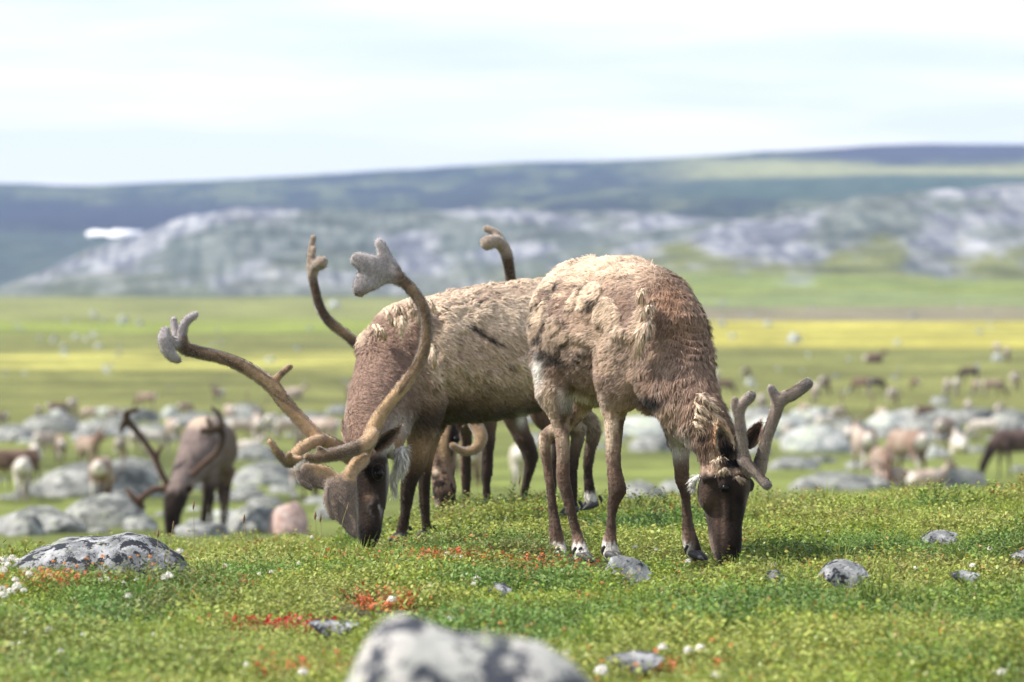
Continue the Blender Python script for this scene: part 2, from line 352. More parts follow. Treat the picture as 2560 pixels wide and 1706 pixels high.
def fur_mesh(me, n, length, flow, width=.0022, lift=.45, clump=.02, cl=.5, wfun=None, vary=.22, droop=.25, base=None):
    """strands of hair rooted on a body mesh, coloured like the coat under them"""
    P, Nn, T, (w0, w1, w2) = tri_sample(me, n, wfun)
    c = np.empty(len(me.vertices) * 4, np.float32); me.attributes['Col'].data.foreach_get('color', c); c = c.reshape(-1, 4)[:, :3]
    C = c[T[:, 0]] * w0[:, None] + c[T[:, 1]] * w1[:, None] + c[T[:, 2]] * w2[:, None]
    ln = length(P) * (.65 + .7 * rng.random(n)); f = flow(P, Nn); f = f + .35 * (np.stack([vn(P, 14, s) for s in (1, 2, 3)], 1) - .5) * 2 + .18 * rng.normal(size=(n, 3))
    f = nrm(f - (f * Nn).sum(1, keepdims=True) * Nn)
    d = nrm(f + Nn * (lift * (.5 + vn(P, 25, 8)))[:, None]); mid = P + d * (ln * .5)[:, None]
    d2 = nrm(f + Nn * (lift * .3) + np.array((0, 0, -droop))); tip = mid + d2 * (ln * .5)[:, None]
    if clump:
        g = np.floor(P / clump); q = np.stack([hsh(g[:, 0], g[:, 1], g[:, 2], s) for s in (11, 12, 13)], 1); cc = (g + .2 + .6 * q) * clump
        off = (cc - P); off = off - (off * Nn).sum(1, keepdims=True) * Nn; tip = tip + off * cl; mid = mid + off * cl * .45
        tone = 1 + vary * (hsh(g[:, 0], g[:, 1], g[:, 2], 77) - .5) * 1.6
    else: tone = np.ones(n)
    tone = tone * (1 + vary * rng.normal(size=n) * .8)
    sd_ = nrm(np.cross(d, Nn)); wd = width * (.6 + .8 * rng.random(n))[:, None]
    R = P - Nn * .002
    V = np.stack([R - sd_ * wd, R + sd_ * wd, mid - sd_ * wd * .8, mid + sd_ * wd * .8, tip], 1).reshape(-1, 3)
    b = np.arange(n) * 5; F4 = np.stack([b, b + 1, b + 3, b + 2], 1); F3 = np.stack([b + 2, b + 3, b + 4], 1)
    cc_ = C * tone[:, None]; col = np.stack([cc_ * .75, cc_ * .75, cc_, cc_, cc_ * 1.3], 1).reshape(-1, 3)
    nn2 = nrm(Nn + .18 * rng.normal(size=(n, 3)) + .12 * d); nv = np.repeat(nn2, 5, axis=0)
    return np_mesh('fur', V, [F4, F3], col, True, nv)
def blob(X, Z, x, z, rx, rz=None):
    rz = rz or rx; return np.exp(-(((X - x) / rx) ** 2 + ((Z - z) / rz) ** 2) * 1.2)
def seg_tube(mb, pts, D, hint=(0, -1, 0), sub=5, seg=14, flat=1.0):
    """pts (px, py, depth offset, half width px)"""
    mb.plo([(p[0], p[1], D + p[2], p[3] * flat, p[3]) for p in pts], hint, sub, seg)
def velvet(me, D, cfun, fuzz=0, name='antler', parent=None):
    v, n = getv(me); X, Z = px_of(v); c = cfun(X, Z, v)
    c = c * (.55 + .9 * fbm(v, 110, 3, 4))[:, None] * (.8 + .4 * fbm(v, 25, 3, 44))[:, None]; setcol(me, c)
    o = meshobj(name, me, M_velvet, parent)
    if fuzz:
        fm = fur_mesh(me, fuzz * 2, lambda P: np.full(len(P), .008), lambda P, N_: np.tile((0, 0, -.3), (len(P), 1)), .0008, 3.5, 0, 0); q_ = np.empty(len(fm.vertices) * 4, np.float32); fm.attributes['Col'].data.foreach_get('color', q_); q_ = q_.reshape(-1, 4)[:, :3]; t_ = np.tile([0, 0, .35, .35, .7], len(q_) // 5); setcol(fm, mixc(q_, srgb(215, 205, 198), t_))  # strand tips paled to paint a rim-light halo into the fuzz
        f = bpy.data.objects.new('velvet_fuzz', fm); fm.materials.append(M_hair); sc.collection.objects.link(f); f.parent = o
    return o
def eye(parent, p, r):
    m = MB(); m.ell(p, (r, r, r), seg=16, ring=10); me = m.mesh('eye'); me.polygons.foreach_set('use_smooth', np.ones(len(me.polygons), bool))
    return meshobj('eye', me, M_eye, parent)
def hoof(parent, px, py, D, s, F, dew=True):
    """cloven hoof: two pointed claws and two dew claws behind; F = direction the toes point"""
    m = MB(); F = nrm(np.array(F, float)); Sd = np.array((F[1], -F[0], 0)); c = W(px, py, D); up = np.array((0, 0, 1.))
    for q in (-1, 1):
        b = c + Sd * q * s * .26
        m.loft([b - F * s * .35 + up * s * .42, b + up * s * .34 + F * s * .1, b + F * s * .55 + up * s * .16, b + F * s * .82 + up * s * .04 - Sd * q * s * .06], [s * .26, s * .3, s * .2, s * .07], [s * .2, s * .24, s * .17, s * .06], (0, 0, 1), 4, 12)
        if dew:
            b2 = c - F * s * .62 + Sd * q * s * .3 + up * s * .95
            m.loft([b2, b2 - F * s * .16 - up * s * .25, b2 - F * s * .14 - up * s * .55], [s * .13, s * .12, s * .03], [s * .1, s * .09, s * .03], (1, 0, .2), 3, 8)
    return meshobj('hoof', m.mesh('hoof'), M_hoof, parent)
def ear(parent, base, tip, facing, wd, cin, cout, fuzz=400, name='ear'):
    """cupped leaf-shaped ear"""
    base = np.array(base, float); tip = np.array(tip, float); ax = tip - base; ln = np.linalg.norm(ax); ax /= ln
    f = np.array(facing, float); f = nrm(f - (f @ ax) * ax); s = np.cross(ax, f); nu, nv_ = 13, 9; V = []; col = []
    for side in (0, 1):
        for i in range(nu):
            t = i / (nu - 1); wv = wd * (math.sin(math.pi * min(1, (t * .86 + .14))) ** .75) * (1.05 - .25 * t)
            for j in range(nv_):
                u = -1 + 2 * j / (nv_ - 1); dep = (1 - u * u) * wd * .75 * (1 - t * .6)
                p = base + ax * ln * t + s * u * wv - f * dep - f * side * .006 * (1 - abs(u) ** 3)
                V.append(p); e = max(abs(u) ** 3, t ** 5); c1 = np.array(cin) if side == 0 else np.array(cout); col.append(c1 * (1 - e) + np.array(cout) * 1.25 * e)
    F = []; o = nu * nv_
    for i in range(nu - 1):
        for j in range(nv_ - 1):
            a = i * nv_ + j; F.append((a, a + 1, a + nv_ + 1, a + nv_)); F.append((o + a, o + a + nv_, o + a + nv_ + 1, o + a + 1))
    me = np_mesh('ear', V, [F], col); eo = meshobj(name, me, M_fur, parent)
    fm = fur_mesh(me, fuzz, lambda P: np.full(len(P), .022), lambda P, N_: np.tile(ax, (len(P), 1)), .0016, .5, .012, .3)
    fo = bpy.data.objects.new('fur', fm); fm.materials.append(M_hair); sc.collection.objects.link(fo); fo.parent = eo
    return eo
def lump(me, amp, scale, seed=0, wfun=None):
    v, n = getv(me); d = (fbm(v, scale, 3, seed) - .5) * 2 * amp
    if wfun is not None: d = d * wfun(v)
    me.vertices.foreach_set('co', (v + n * d[:, None]).astype(np.float32).ravel()); me.update()
def finish_body(root, me, cfun, nf, length, flow, fw=.0022, lift=.45, wfun=None, clump=.022, cl=.5, vary=.22):
    v, n = getv(me); X, Z = px_of(v); setcol(me, cfun(X, Z, v, n))
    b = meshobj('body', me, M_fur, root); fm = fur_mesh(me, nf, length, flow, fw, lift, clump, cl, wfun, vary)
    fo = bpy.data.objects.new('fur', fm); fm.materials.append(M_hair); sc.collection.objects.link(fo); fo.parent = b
    return b
CREAM = srgb(217, 193, 168); TAN = srgb(174, 148, 128); BROWN = srgb(140, 114, 98); RED = srgb(154, 116, 92); DARK = srgb(70, 58, 52); BLACK = srgb(26, 22, 22); WHITE = srgb(228, 222, 214); GREY = srgb(160, 138, 125)
def DK(c, f): return tuple(v * f for v in c)

# ------------------------------------------------------------------ the shedding caribou in front
F1 = np.array((.6, -.8, 0)); S1 = np.array((.8, .6, 0))
c1 = empty('caribou', W(1560, 1395, 22.1), 'brown shedding caribou with short forked velvet antlers, grazing in front of the others', 'caribou', 'three large caribou grazing on the near rise')
m = MB(); Dx = lambda x: 22 + (1640 - x) * .00205
st = [(1374, 800, 56, 42), (1402, 798, 100, 90), (1440, 802, 143, 128), (1500, 812, 168, 156), (1560, 822, 170, 158), (1618, 838, 166, 138), (1664, 868, 150, 112)]
m.plo([(x, y, Dx(x), a, b) for x, y, a, b in st], (0, 0, 1), 5, 28)
m.plo([(1630, 850, 21.98, 150, 118), (1672, 905, 21.9, 116, 100), (1706, 982, 21.8, 88, 80), (1752, 1046, 21.72, 68, 64), (1790, 1112, 21.68, 58, 54), (1806, 1160, 21.66, 52, 48)], (.85, -.1, .5), 5, 24)
# head: forehead side towards the right and the viewer
m.plo([(1800, 1128, 21.68, 50, 44), (1808, 1175, 21.66, 62, 54), (1812, 1222, 21.63, 66, 58), (1812, 1268, 21.62, 56, 46), (1812, 1310, 21.61, 47, 37), (1814, 1350, 21.6, 45, 35), (1818, 1384, 21.6, 37, 33)], (.8, -.6, 0), 5, 24)
m.ell(W(1868, 1213, 21.66), (.03, .03, .03)); m.ell(W(1813, 1216, 21.56), (.036, .03, .036)); m.ell(W(1772, 1232, 21.6), (.045, .06, .075))
m.ell(W(1838, 1180, 21.66), (.045, .05, .035))
# shoulder and haunch
m.ell(W(1376, 752, 22.27), (.06, .06, .05)); m.ell(W(1628, 990, 21.92), (.075, .07, .07)); m.ell(W(1558, 915, 21.95), (.115, .10, .18)); m.ell(W(1700, 1010, 22.05), (.075, .09, .15)); m.ell(W(1412, 872, 22.33), (.11, .12, .14)); m.ell(W(1480, 940, 22.5), (.12, .12, .12))
# legs: right fore, left fore, right hind, left hind
FH = (.6, -.8, 0)
m.plo([(1545, 930, 21.98, 72.0, 48.0), (1537, 1010, 22.0, 37.0, 34.0), (1535, 1060, 22, 26.1, 24.3), (1534, 1110, 22, 21.6, 20.7), (1534, 1165, 22, 18.0, 18.0), (1540, 1205, 22, 23, 22), (1543, 1228, 22, 25, 24), (1534, 1256, 22, 16.2, 16.2), (1529, 1291, 22, 12.6, 11.7), (1527, 1325, 22, 13.5, 12.6), (1524, 1352, 22, 19.8, 18.0), (1526, 1378, 22, 22.5, 19.8), (1534, 1392, 22, 19.8, 18.0)], FH, 4, 16)
m.plo([(1690, 1040, 22.1, 41.4, 32.4), (1698, 1100, 22.1, 28.8, 25.2), (1702, 1138, 22.1, 22.5, 21.6), (1706, 1199, 22.1, 18.9, 18.0), (1712, 1222, 22.1, 17.1, 16.2), (1714, 1250, 22.1, 11.7, 11.7), (1718, 1291, 22.1, 12.6, 11.7), (1722, 1330, 22.1, 18.9, 16.2), (1728, 1360, 22.1, 24.3, 19.8), (1738, 1385, 22.1, 21.6, 18.0)], FH, 4, 16)
m.plo([(1400, 900, 22.3, 78.0, 62.0), (1388, 975, 22.28, 48.0, 44.0), (1396, 1020, 22.27, 33.0, 34.0), (1403, 1070, 22.27, 19.8, 20.7), (1407, 1115, 22.26, 18.0, 18.0), (1408, 1165, 22.26, 18.0, 17.1), (1408, 1197, 22.26, 18.0, 17.1), (1422, 1255, 22.25, 14.4, 14.4), (1436, 1310, 22.24, 11.7, 11.7), (1443, 1340, 22.24, 15.3, 13.5), (1449, 1372, 22.22, 21.6, 18.0), (1456, 1394, 22.2, 21.6, 18.0)], FH, 4, 16)
m.plo([(1440, 930, 22.6, 80.0, 50.0), (1452, 985, 22.55, 48.0, 38.0), (1440, 1020, 22.55, 36.0, 30.0), (1400, 1070, 22.55, 24.3, 21.6), (1366, 1090, 22.55, 18.0, 18.0), (1364, 1130, 22.55, 15.3, 15.3), (1369, 1171, 22.55, 12.6, 12.6), (1378, 1235, 22.53, 11.2, 11.2), (1384, 1286, 22.52, 12.6, 12.6), (1389, 1330, 22.5, 18.0, 16.2), (1394, 1363, 22.5, 22.5, 18.0), (1402, 1392, 22.47, 21.6, 18.0)], FH, 4, 16)
m.ell(W(1770, 1196, 21.56), (.03, .03, .015))
body = m.remesh('body', .0085, 5, .55)
LP = lambda P: px_of(P)
def reg1(P):
    X, Z = px_of(P); head = ss(1110, 1190, Z) * ss(1720, 1745, X)
    leg = (1 - head) * np.maximum(ss(980, 1060, Z) * (X < 1600), ss(1090, 1140, Z) * (X < 1745))
    neck = ss(1560, 1700, X) * (1 - head) * (1 - leg); return X, Z, head, leg, neck
lump(body, .009, 13, 3, lambda v: (1 - reg1(v)[2]) * (1 - .75 * reg1(v)[3])); lump(body, .007, 38, 8, lambda v: (1 - reg1(v)[2]) * (1 - .6 * reg1(v)[3]))
def moult(me, wfun, scale, seed, amp, thr=.5):
    v, n = getv(me); q = fbm(v * (1, 1, 1.25) + .35 * vn(v, 9, seed)[:, None], scale, 4, seed); mk = ss(thr, thr + .035, q) * wfun(v); me.vertices.foreach_set('co', (v + n * (mk * amp)[:, None]).astype(np.float32).ravel()); me.update(); return mk
mk1 = moult(body, lambda v: (1 - reg1(v)[2]) * (1 - reg1(v)[3]) * ss(1690, 1600, px_of(v)[0]) * ss(930, 860, px_of(v)[1]), 6.5, 61, .011, .52 )
# folds of skin across the side of the neck
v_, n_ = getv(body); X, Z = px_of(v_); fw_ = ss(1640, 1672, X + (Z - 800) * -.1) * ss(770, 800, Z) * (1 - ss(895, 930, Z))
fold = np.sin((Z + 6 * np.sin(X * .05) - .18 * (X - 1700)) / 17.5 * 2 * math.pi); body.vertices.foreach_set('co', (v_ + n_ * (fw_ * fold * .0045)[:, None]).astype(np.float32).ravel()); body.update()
def col1(X, Z, v, n):
    c = np.tile(np.array(GREY) * .9, (len(X), 1)); q = fbm(v, 9, 4, 31); q2 = fbm(v * (1, 1, .4), 30, 3, 41)
    c = mixc(c, DK(TAN, 1.0), ss(.42, .62, q)); c = mixc(c, DK(BROWN, 1.05), ss(.5, .3, q) * .8)
    c = mixc(c, TAN, ss(760, 660, Z) * .85); c = mixc(c, CREAM, ss(735, 655, Z + q * 60 - 30) * ss(1690, 1560, X) * .95)                    # pale old coat along the back
    ed = mk1 * (1 - mk1) * 4; c = mixc(c, DK(CREAM, 1.02), mk1 * ss(860, 740, Z) * .75 + mk1 * .25); c = mixc(c, DK(DARK, .9), ed * ss(1560, 1400, X) * .9 + ed * .4)
    c = mixc(c, DK(RED, .9), blob(X, Z, 1668, 745, 50, 60) * .8 + blob(X, Z, 1705, 840, 55, 70) * .6)
    c = mixc(c, DK(CREAM, .85), blob(X, Z, 1520, 850, 60, 60) * .4)
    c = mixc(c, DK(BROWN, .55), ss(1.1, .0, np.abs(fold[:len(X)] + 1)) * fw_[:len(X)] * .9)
    c = mixc(c, DK(BROWN, 1.05), ss(1660, 1720, X) * ss(900, 960, Z) * (1 - ss(1100, 1180, Z)) * .8)
    c = mixc(c, DK(TAN, .9), ss(930, 985, Z) * (1 - ss(1010, 1060, Z)) * ss(1380, 1420, X) * ss(1530, 1490, X) * .7)
    c = mixc(c, WHITE, ss(955, 985, Z - (X - 1400) * .28) * ss(1385, 1410, X) * ss(1510, 1490, X) * (Z < 1035) * (v[:, 1] < 22.45) * .9)      # pale belly line
    c = mixc(c, WHITE, blob(X, Z, 1348, 920, 15, 34) * .9 + blob(X, Z, 1352, 965, 14, 44) * .5); c = mixc(c, DK(CREAM, 1.05), blob(X, Z, 1375, 1000, 26, 50) * .8)                                                                        # rump
    for x, z, a, b in ((1388, 717, 14, 22), (1375, 735, 20, 10), (1322, 790, 7, 40), (1345, 850, 14, 12), (1358, 820, 7, 30), (1490, 755, 26, 9), (1478, 770, 8, 22), (1312, 770, 6, 26), (1335, 765, 16, 6), (1448, 715, 14, 6), (1568, 697, 20, 5), (1330, 810, 10, 8), (1360, 880, 10, 18), (1436, 775, 7, 4), (1415, 860, 10, 8)):
        c = mixc(c, DK(DARK, .75), np.clip(blob(X + (Z - z) * .5, Z, x, z, a * 1.1, b) * 4.2 * (q2 - .30), 0, 1))
    c = mixc(c, DK(CREAM, 1.1), blob(X, Z, 1398, 738, 22, 6) + blob(X, Z, 1445, 700, 26, 10) * .8 + blob(X, Z, 1530, 680, 60, 9) * .7)
    c = mixc(c, BLACK, np.clip(blob(X, Z, 1632, 1003, 34, 18) * 1.7 - .1, 0, 1) * (v[:, 1] < 22.05))  # dark pocket under the chest: shade painted into the coat
    _, _, head, leg, neck = reg1(v)
    lg = leg > .3; up = ss(1180, 1080, Z); lc = np.tile(np.array(BROWN) * .62, (len(X), 1)); lc = mixc(lc, DK(TAN, 1.05), up * (.8 + .6 * (q2 - .3))); lc = mixc(lc, DK(CREAM, .95), up * ss(.5, .4, q2) * .8)
    lc = mixc(lc, DK(DARK, .8), np.clip(ss(.50, .62, q2) * ss(1200, 1010, Z), 0, 1) * .85); lc = mixc(lc, DK(DARK, .7), blob(X, Z, 1400, 1000, 22, 36))
    lc = mixc(lc, DK(DARK, .9), ss(1190, 1230, Z) * .65); lc = mixc(lc, DK(BROWN, .95), ss(1315, 1345, Z) * .5)
    lc = mixc(lc, WHITE, ss(1354, 1366, Z + 6 * np.sin(X * .5)) * .95); 
    for x in (1362, 1500, 1698): lc = mixc(lc, WHITE, blob(X, Z, x, 1362, 10, 20) * 1.5)
    lc = mixc(lc, DK(CREAM, 1.0), blob(X, Z, 1375, 1010, 20, 50) * .9 + blob(X, Z, 1520, 1050, 14, 60) * .7); lc = mixc(lc, WHITE, blob(X, Z, 1690, 1125, 30, 26)); c = mixc(c, WHITE, blob(X, Z, 1692, 1105, 34, 34) * .9)
    c = c * (1 - leg[:, None]) + lc * leg[:, None]
    hc = np.tile(np.array(DARK) * .5, (len(X), 1)); hc = mixc(hc, DK(BROWN, .5), blob(X, Z, 1770, 1250, 28, 40) * .6); hc = mixc(hc, DK(GREY, .8), blob(X, Z, 1778, 1385, 12, 26) * .8 + blob(X, Z, 1868, 1215, 12, 24) * .9)
    hc = mixc(hc, BLACK, ss(1835, 1860, X + (Z - 1250) * .1) * .7 + blob(X, Z, 1815, 1220, 20, 20) * .9 + blob(X, Z, 1845, 1250, 16, 22) * .5); hc = mixc(hc, BLACK, ss(1365, 1395, Z) * .6)
    hc = mixc(hc, DK(BLACK, .8), blob(X, Z, 1832, 1372, 9, 6) + blob(X, Z, 1828, 1300, 4, 60) * .7); hc = mixc(hc, DK(BROWN, .75), blob(X, Z, 1808, 1300, 7, 60) * .5 + blob(X, Z, 1790, 1290, 8, 40) * .35)
    hc = hc * (.8 + .45 * fbm(v * (1, 1, .35), 50, 3, 77))[:, None]; hc = mixc(hc, DK(GREY, .9), blob(X, Z, 1868, 1258, 7, 30) * .6 + blob(X, Z, 1774, 1370, 8, 34))
    hh = ss(1178, 1192, Z + 4 * np.sin(X * .3)) * ss(1720, 1745, X)
    mid = ss(1085, 1120, Z) * (1 - hh) * ss(1735, 1760, X); c = mixc(c, DK(BROWN, .8), mid * .7); c = mixc(c, DK(CREAM, .85), mid * (q2 > .56) * .5)
    c = mixc(c, BLACK, np.clip((blob(X, Z, 1812, 1120, 26, 38) + blob(X, Z, 1836, 1160, 24, 16) + blob(X, Z, 1762, 1088, 12, 10)) * 1.4, 0, 1))
    c = c * (1 - hh[:, None]) + hc * hh[:, None]
    return c
def len1(P):
    X, Z, head, leg, neck = reg1(P); l = .019 + .010 * neck * (1 - blob(X, Z, 1700, 830, 60, 90)) + .010 * fbm(P, 8, 2, 5) + .006 * ss(735, 655, Z); l = l * (1 - leg) + .0065 * leg; l = l * (1 - head) + .005 * head
    l = l + .03 * ss(1345, 1310, X) * (Z > 780) * (Z < 960) * 1.0; return l
def flow1(P, Nn):
    X, Z, head, leg, neck = reg1(P); f = -F1[None] * (.75 - .75 * ss(1540, 1700, X))[:, None] + np.array((0, 0, -1.))[None] * (.45 + .5 * neck + leg)[:, None]
    f = f + F1[None] * (head * 0)[:, None] + np.array((0, 0, .8))[None] * (ss(1330, 1300, X) * 0)[:, None]; return f + np.array((0, 0, .9))[None] * (ss(735, 660, Z) * .5)[:, None]
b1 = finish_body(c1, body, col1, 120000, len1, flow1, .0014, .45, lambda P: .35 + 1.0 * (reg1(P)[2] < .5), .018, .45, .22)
def tuft(parent, body, pts, col, seed, n=420, ln=.055, wd=.0016, down=(0, -.15, -1), lift=.35):
    """a loose felted lock of old winter coat hanging from the hide: a lumpy core with hair"""
    m = MB(); m.plo([(p[0], p[1], p[2], p[3], p[3] * .55) for p in pts], (0, -1, 0), 4, 12); me = m.mesh('tuft'); lump(me, .008, 40, seed)
    v, _ = getv(me); setcol(me, np.tile(np.array(col), (len(v), 1)) * (.6 + .8 * fbm(v, 50, 3, seed))[:, None])
    o = meshobj('loose_tuft', me, M_fur, parent); dn = np.array(down)
    fm = fur_mesh(me, n, lambda P: np.full(len(P), ln), lambda P, N_: np.tile(dn, (len(P), 1)), wd, lift, .014, .6, None, .35)
    f = bpy.data.objects.new('fur', fm); fm.materials.append(M_hair); sc.collection.objects.link(f); f.parent = o
tuft(c1, b1, [(1607, 725, 21.78, 9), (1600, 740, 21.76, 12), (1606, 756, 21.77, 8)], DK(CREAM, .95), 1, 260, .03)
tuft(c1, b1, [(1628, 765, 21.78, 9), (1612, 778, 21.74, 15), (1610, 795, 21.73, 12)], DK(CREAM, .95), 2, 320, .035)
tuft(c1, b1, [(1622, 805, 21.75, 12), (1612, 826, 21.71, 20), (1602, 850, 21.72, 15), (1596, 872, 21.74, 8)], DK(CREAM, .85), 3, 600, .05, .0013)
for i, (x, y) in enumerate(((1762, 1000), (1752, 1022), (1768, 1030), (1750, 1045), (1778, 1012), (1790, 1040), (1785, 1062), (1745, 1066))):
    tuft(c1, b1, [(x - 12, y - 12, 21.64, 7), (x, y, 21.61, 12), (x + 14, y + 10, 21.62, 9)], DK(CREAM, .9 + .12 * (i % 2)), 10 + i, 170, .03, .0016, (.5, -.1, -.6))
tuft(c1, b1, [(1794, 1184, 21.56, 6), (1810, 1177, 21.55, 11), (1828, 1182, 21.56, 6)], DK(CREAM, .75), 30, 260, .02, .0012)
tuft(c1, b1, [(1836, 1192, 21.57, 6), (1848, 1198, 21.56, 9), (1860, 1202, 21.57, 6)], DK(CREAM, .5), 31, 260, .02, .0012, (.2, -.1, -1))
tuft(c1, b1, [(1745, 1192, 21.6, 8), (1736, 1202, 21.6, 11), (1734, 1214, 21.6, 7)], WHITE, 33, 220, .03, .0013, (-.5, 0, -.5))
tuft(c1, b1, [(1800, 1148, 21.57, 10), (1786, 1158, 21.56, 10), (1795, 1166, 21.57, 8)], CREAM, 34, 200, .03, .0014)
ear(c1, W(1822, 1140, 21.6), W(1797, 1060, 21.56), (.35, -1, .1), .042, DK(BLACK, .8), DK(CREAM, .95), 900)
ear(c1, W(1866, 1118, 21.72), W(1903, 1056, 21.74), (.0, -1, -.1), .032, DK(DARK, .55), DK(BROWN, .95), 380)
eye(c1, W(1813, 1221, 21.53), .0165); eye(c1, W(1874, 1216, 21.66), .015)
m = MB()   # its right antler, with the brow tine reaching forward, and the left one
seg_tube(m, [(1868, 1178, 0, 17), (1858, 1130, -.01, 13), (1853, 1080, -.02, 11.5), (1848, 1035, -.02, 11), (1858, 1010, -.02, 11), (1878, 990, -.02, 11.5)], 21.6)
seg_tube(m, [(1848, 1045, -.02, 11), (1838, 1018, -.02, 8.5), (1836, 1000, -.02, 7.5)], 21.6)
seg_tube(m, [(1858, 1150, 0, 14), (1878, 1172, -.03, 11), (1898, 1192, -.06, 10), (1918, 1213, -.09, 11)], 21.58)
cv = lambda X, Z, v: mixc(np.tile(np.array(srgb(160, 140, 124)) * .8, (len(X), 1)), srgb(120, 112, 108), blob(X, Z, 1878, 990, 20) + blob(X, Z, 1918, 1213, 16) + blob(X, Z, 2020, 960, 30) + blob(X, Z, 1928, 970, 16))
velvet(m.remesh('antler', .0055, 3), 21.6, cv, 5000, 'antler', c1)
m = MB()
seg_tube(m, [(1896, 1178, .02, 17), (1906, 1140, .01, 14), (1919, 1089, 0, 12.5), (1938, 1035, 0, 13), (1950, 1002, 0, 15), (1984, 984, 0, 13.5), (2018, 960, 0, 13)], 21.7)
seg_tube(m, [(1946, 1008, 0, 15), (1936, 988, 0, 10.5), (1928, 972, 0, 8.5)], 21.7)
velvet(m.remesh('antler', .0055, 3), 21.7, cv, 5500, 'antler', c1)
for (x, y, D) in ((1534, 1402, 21.95), (1742, 1400, 22.05), (1462, 1405, 22.15), (1405, 1405, 22.42)): hoof(c1, x, y, D, .055, (.75, -.66, 0))

# ------------------------------------------------------------------ the big bull behind it
F2 = np.array((-.8, -.6, 0))
c2 = empty('caribou', W(1150, 1330, 25.3), 'big pale-backed bull caribou with huge shovelled velvet antlers, head down left of the shedding one', 'caribou', 'three large caribou grazing on the near rise')
Dy = lambda x: 25.0 + (x - 1020) / 569 * .6 / .8
m = MB()
st = [(960, 880, 70, 78), (1000, 880, 118, 118), (1045, 890, 148, 142), (1100, 896, 160, 150), (1160, 892, 164, 156), (1230, 882, 166, 158), (1310, 868, 160, 150), (1380, 850, 148, 138), (1435, 840, 115, 105), (1465, 840, 60, 60)]
m.plo([(x, y, Dy(x), a, b) for x, y, a, b in st], (0, 0, 1), 5, 28)
m.plo([(1035, 860, 25.0, 118, 110), (993, 905, 24.9, 100, 90), (960, 975, 24.75, 86, 76), (937, 1040, 24.6, 76, 66), (922, 1095, 24.45, 60, 54), (922, 1135, 24.38, 46, 42)], (-.8, -.2, .5), 5, 24)
m.plo([(1010, 960, 24.85, 60, 60), (990, 1050, 24.7, 42, 45), (968, 1110, 24.55, 38, 38)], (-.8, -.2, .5), 5, 20)
m.plo([(918, 1120, 24.4, 42, 40), (924, 1160, 24.36, 50, 44), (928, 1200, 24.33, 48, 42), (928, 1245, 24.3, 42, 36), (926, 1290, 24.27, 34, 30), (923, 1325, 24.25, 32, 30), (922, 1346, 24.24, 28, 26)], (-.7, -.7, 0), 5, 24)
m.ell(W(946, 1180, 24.225), (.03, .032, .04)); m.ell(W(1045, 960, 24.85), (.11, .11, .2)); m.ell(W(1400, 900, 25.3), (.14, .13, .17)); m.ell(W(1420, 900, 25.7), (.13, .13, .17))
FH = (-.8, -.6, 0)
m.plo([(1060, 1000, 24.85, 62, 48), (1055, 1060, 24.85, 42, 38), (1050, 1100, 24.85, 33, 30), (1040, 1158, 24.85, 28, 26), (1025, 1197, 24.85, 22, 21), (1019, 1235, 24.85, 18, 17), (1013, 1286, 24.85, 13, 12.5), (1006, 1320, 24.85, 15, 14), (1003, 1343, 24.85, 16, 14)], FH, 4, 16)
m.plo([(1085, 1010, 25.15, 50, 42), (1072, 1090, 25.15, 29, 28), (1064, 1150, 25.15, 20, 20), (1061, 1200, 25.15, 16, 16), (1061, 1248, 25.15, 14, 14), (1064, 1290, 25.15, 11.5, 11), (1066, 1325, 25.15, 12, 11), (1064, 1340, 25.15, 13, 12)], FH, 4, 16)
m.plo([(1400, 930, 25.3, 66, 52), (1392, 1000, 25.32, 42, 36), (1420, 1050, 25.36, 25, 24), (1445, 1085, 25.4, 18, 18), (1437, 1130, 25.4, 15, 15), (1434, 1180, 25.4, 11, 11), (1432, 1240, 25.4, 12, 12), (1428, 1270, 25.4, 14, 13)], FH, 4, 16)
m.plo([(1430, 930, 25.75, 62, 52), (1432, 1000, 25.75, 40, 35), (1462, 1045, 25.8, 24, 23), (1484, 1080, 25.8, 18, 17), (1474, 1130, 25.8, 15, 14), (1470, 1180, 25.8, 12, 12), (1474, 1222, 25.8, 15, 14), (1478, 1252, 25.8, 17, 15)], FH, 4, 16)
body = m.remesh('body', .0095, 5, .55)
def reg2(P):
    X, Z = px_of(P); head = ss(1105, 1150, Z) * ss(985, 965, X); leg = (1 - head) * ss(1055, 1120, Z) * (X > 985)
    neck = ss(1080, 980, X) * (1 - head) * (1 - leg); return X, Z, head, leg, neck
lump(body, .011, 13, 5, lambda v: (1 - reg2(v)[2]) * (1 - .85 * reg2(v)[3]) * (1 - .5 * reg2(v)[4])); lump(body, .006, 36, 6, lambda v: (1 - reg2(v)[2]) * (1 - .7 * reg2(v)[3]) * (1 - .6 * reg2(v)[4]))
mk2 = moult(body, lambda v: (1 - reg2(v)[2]) * (1 - reg2(v)[3]) * ss(1000, 1050, px_of(v)[0]) * ss(1000, 940, px_of(v)[1]), 6.5, 161, .011, .5)
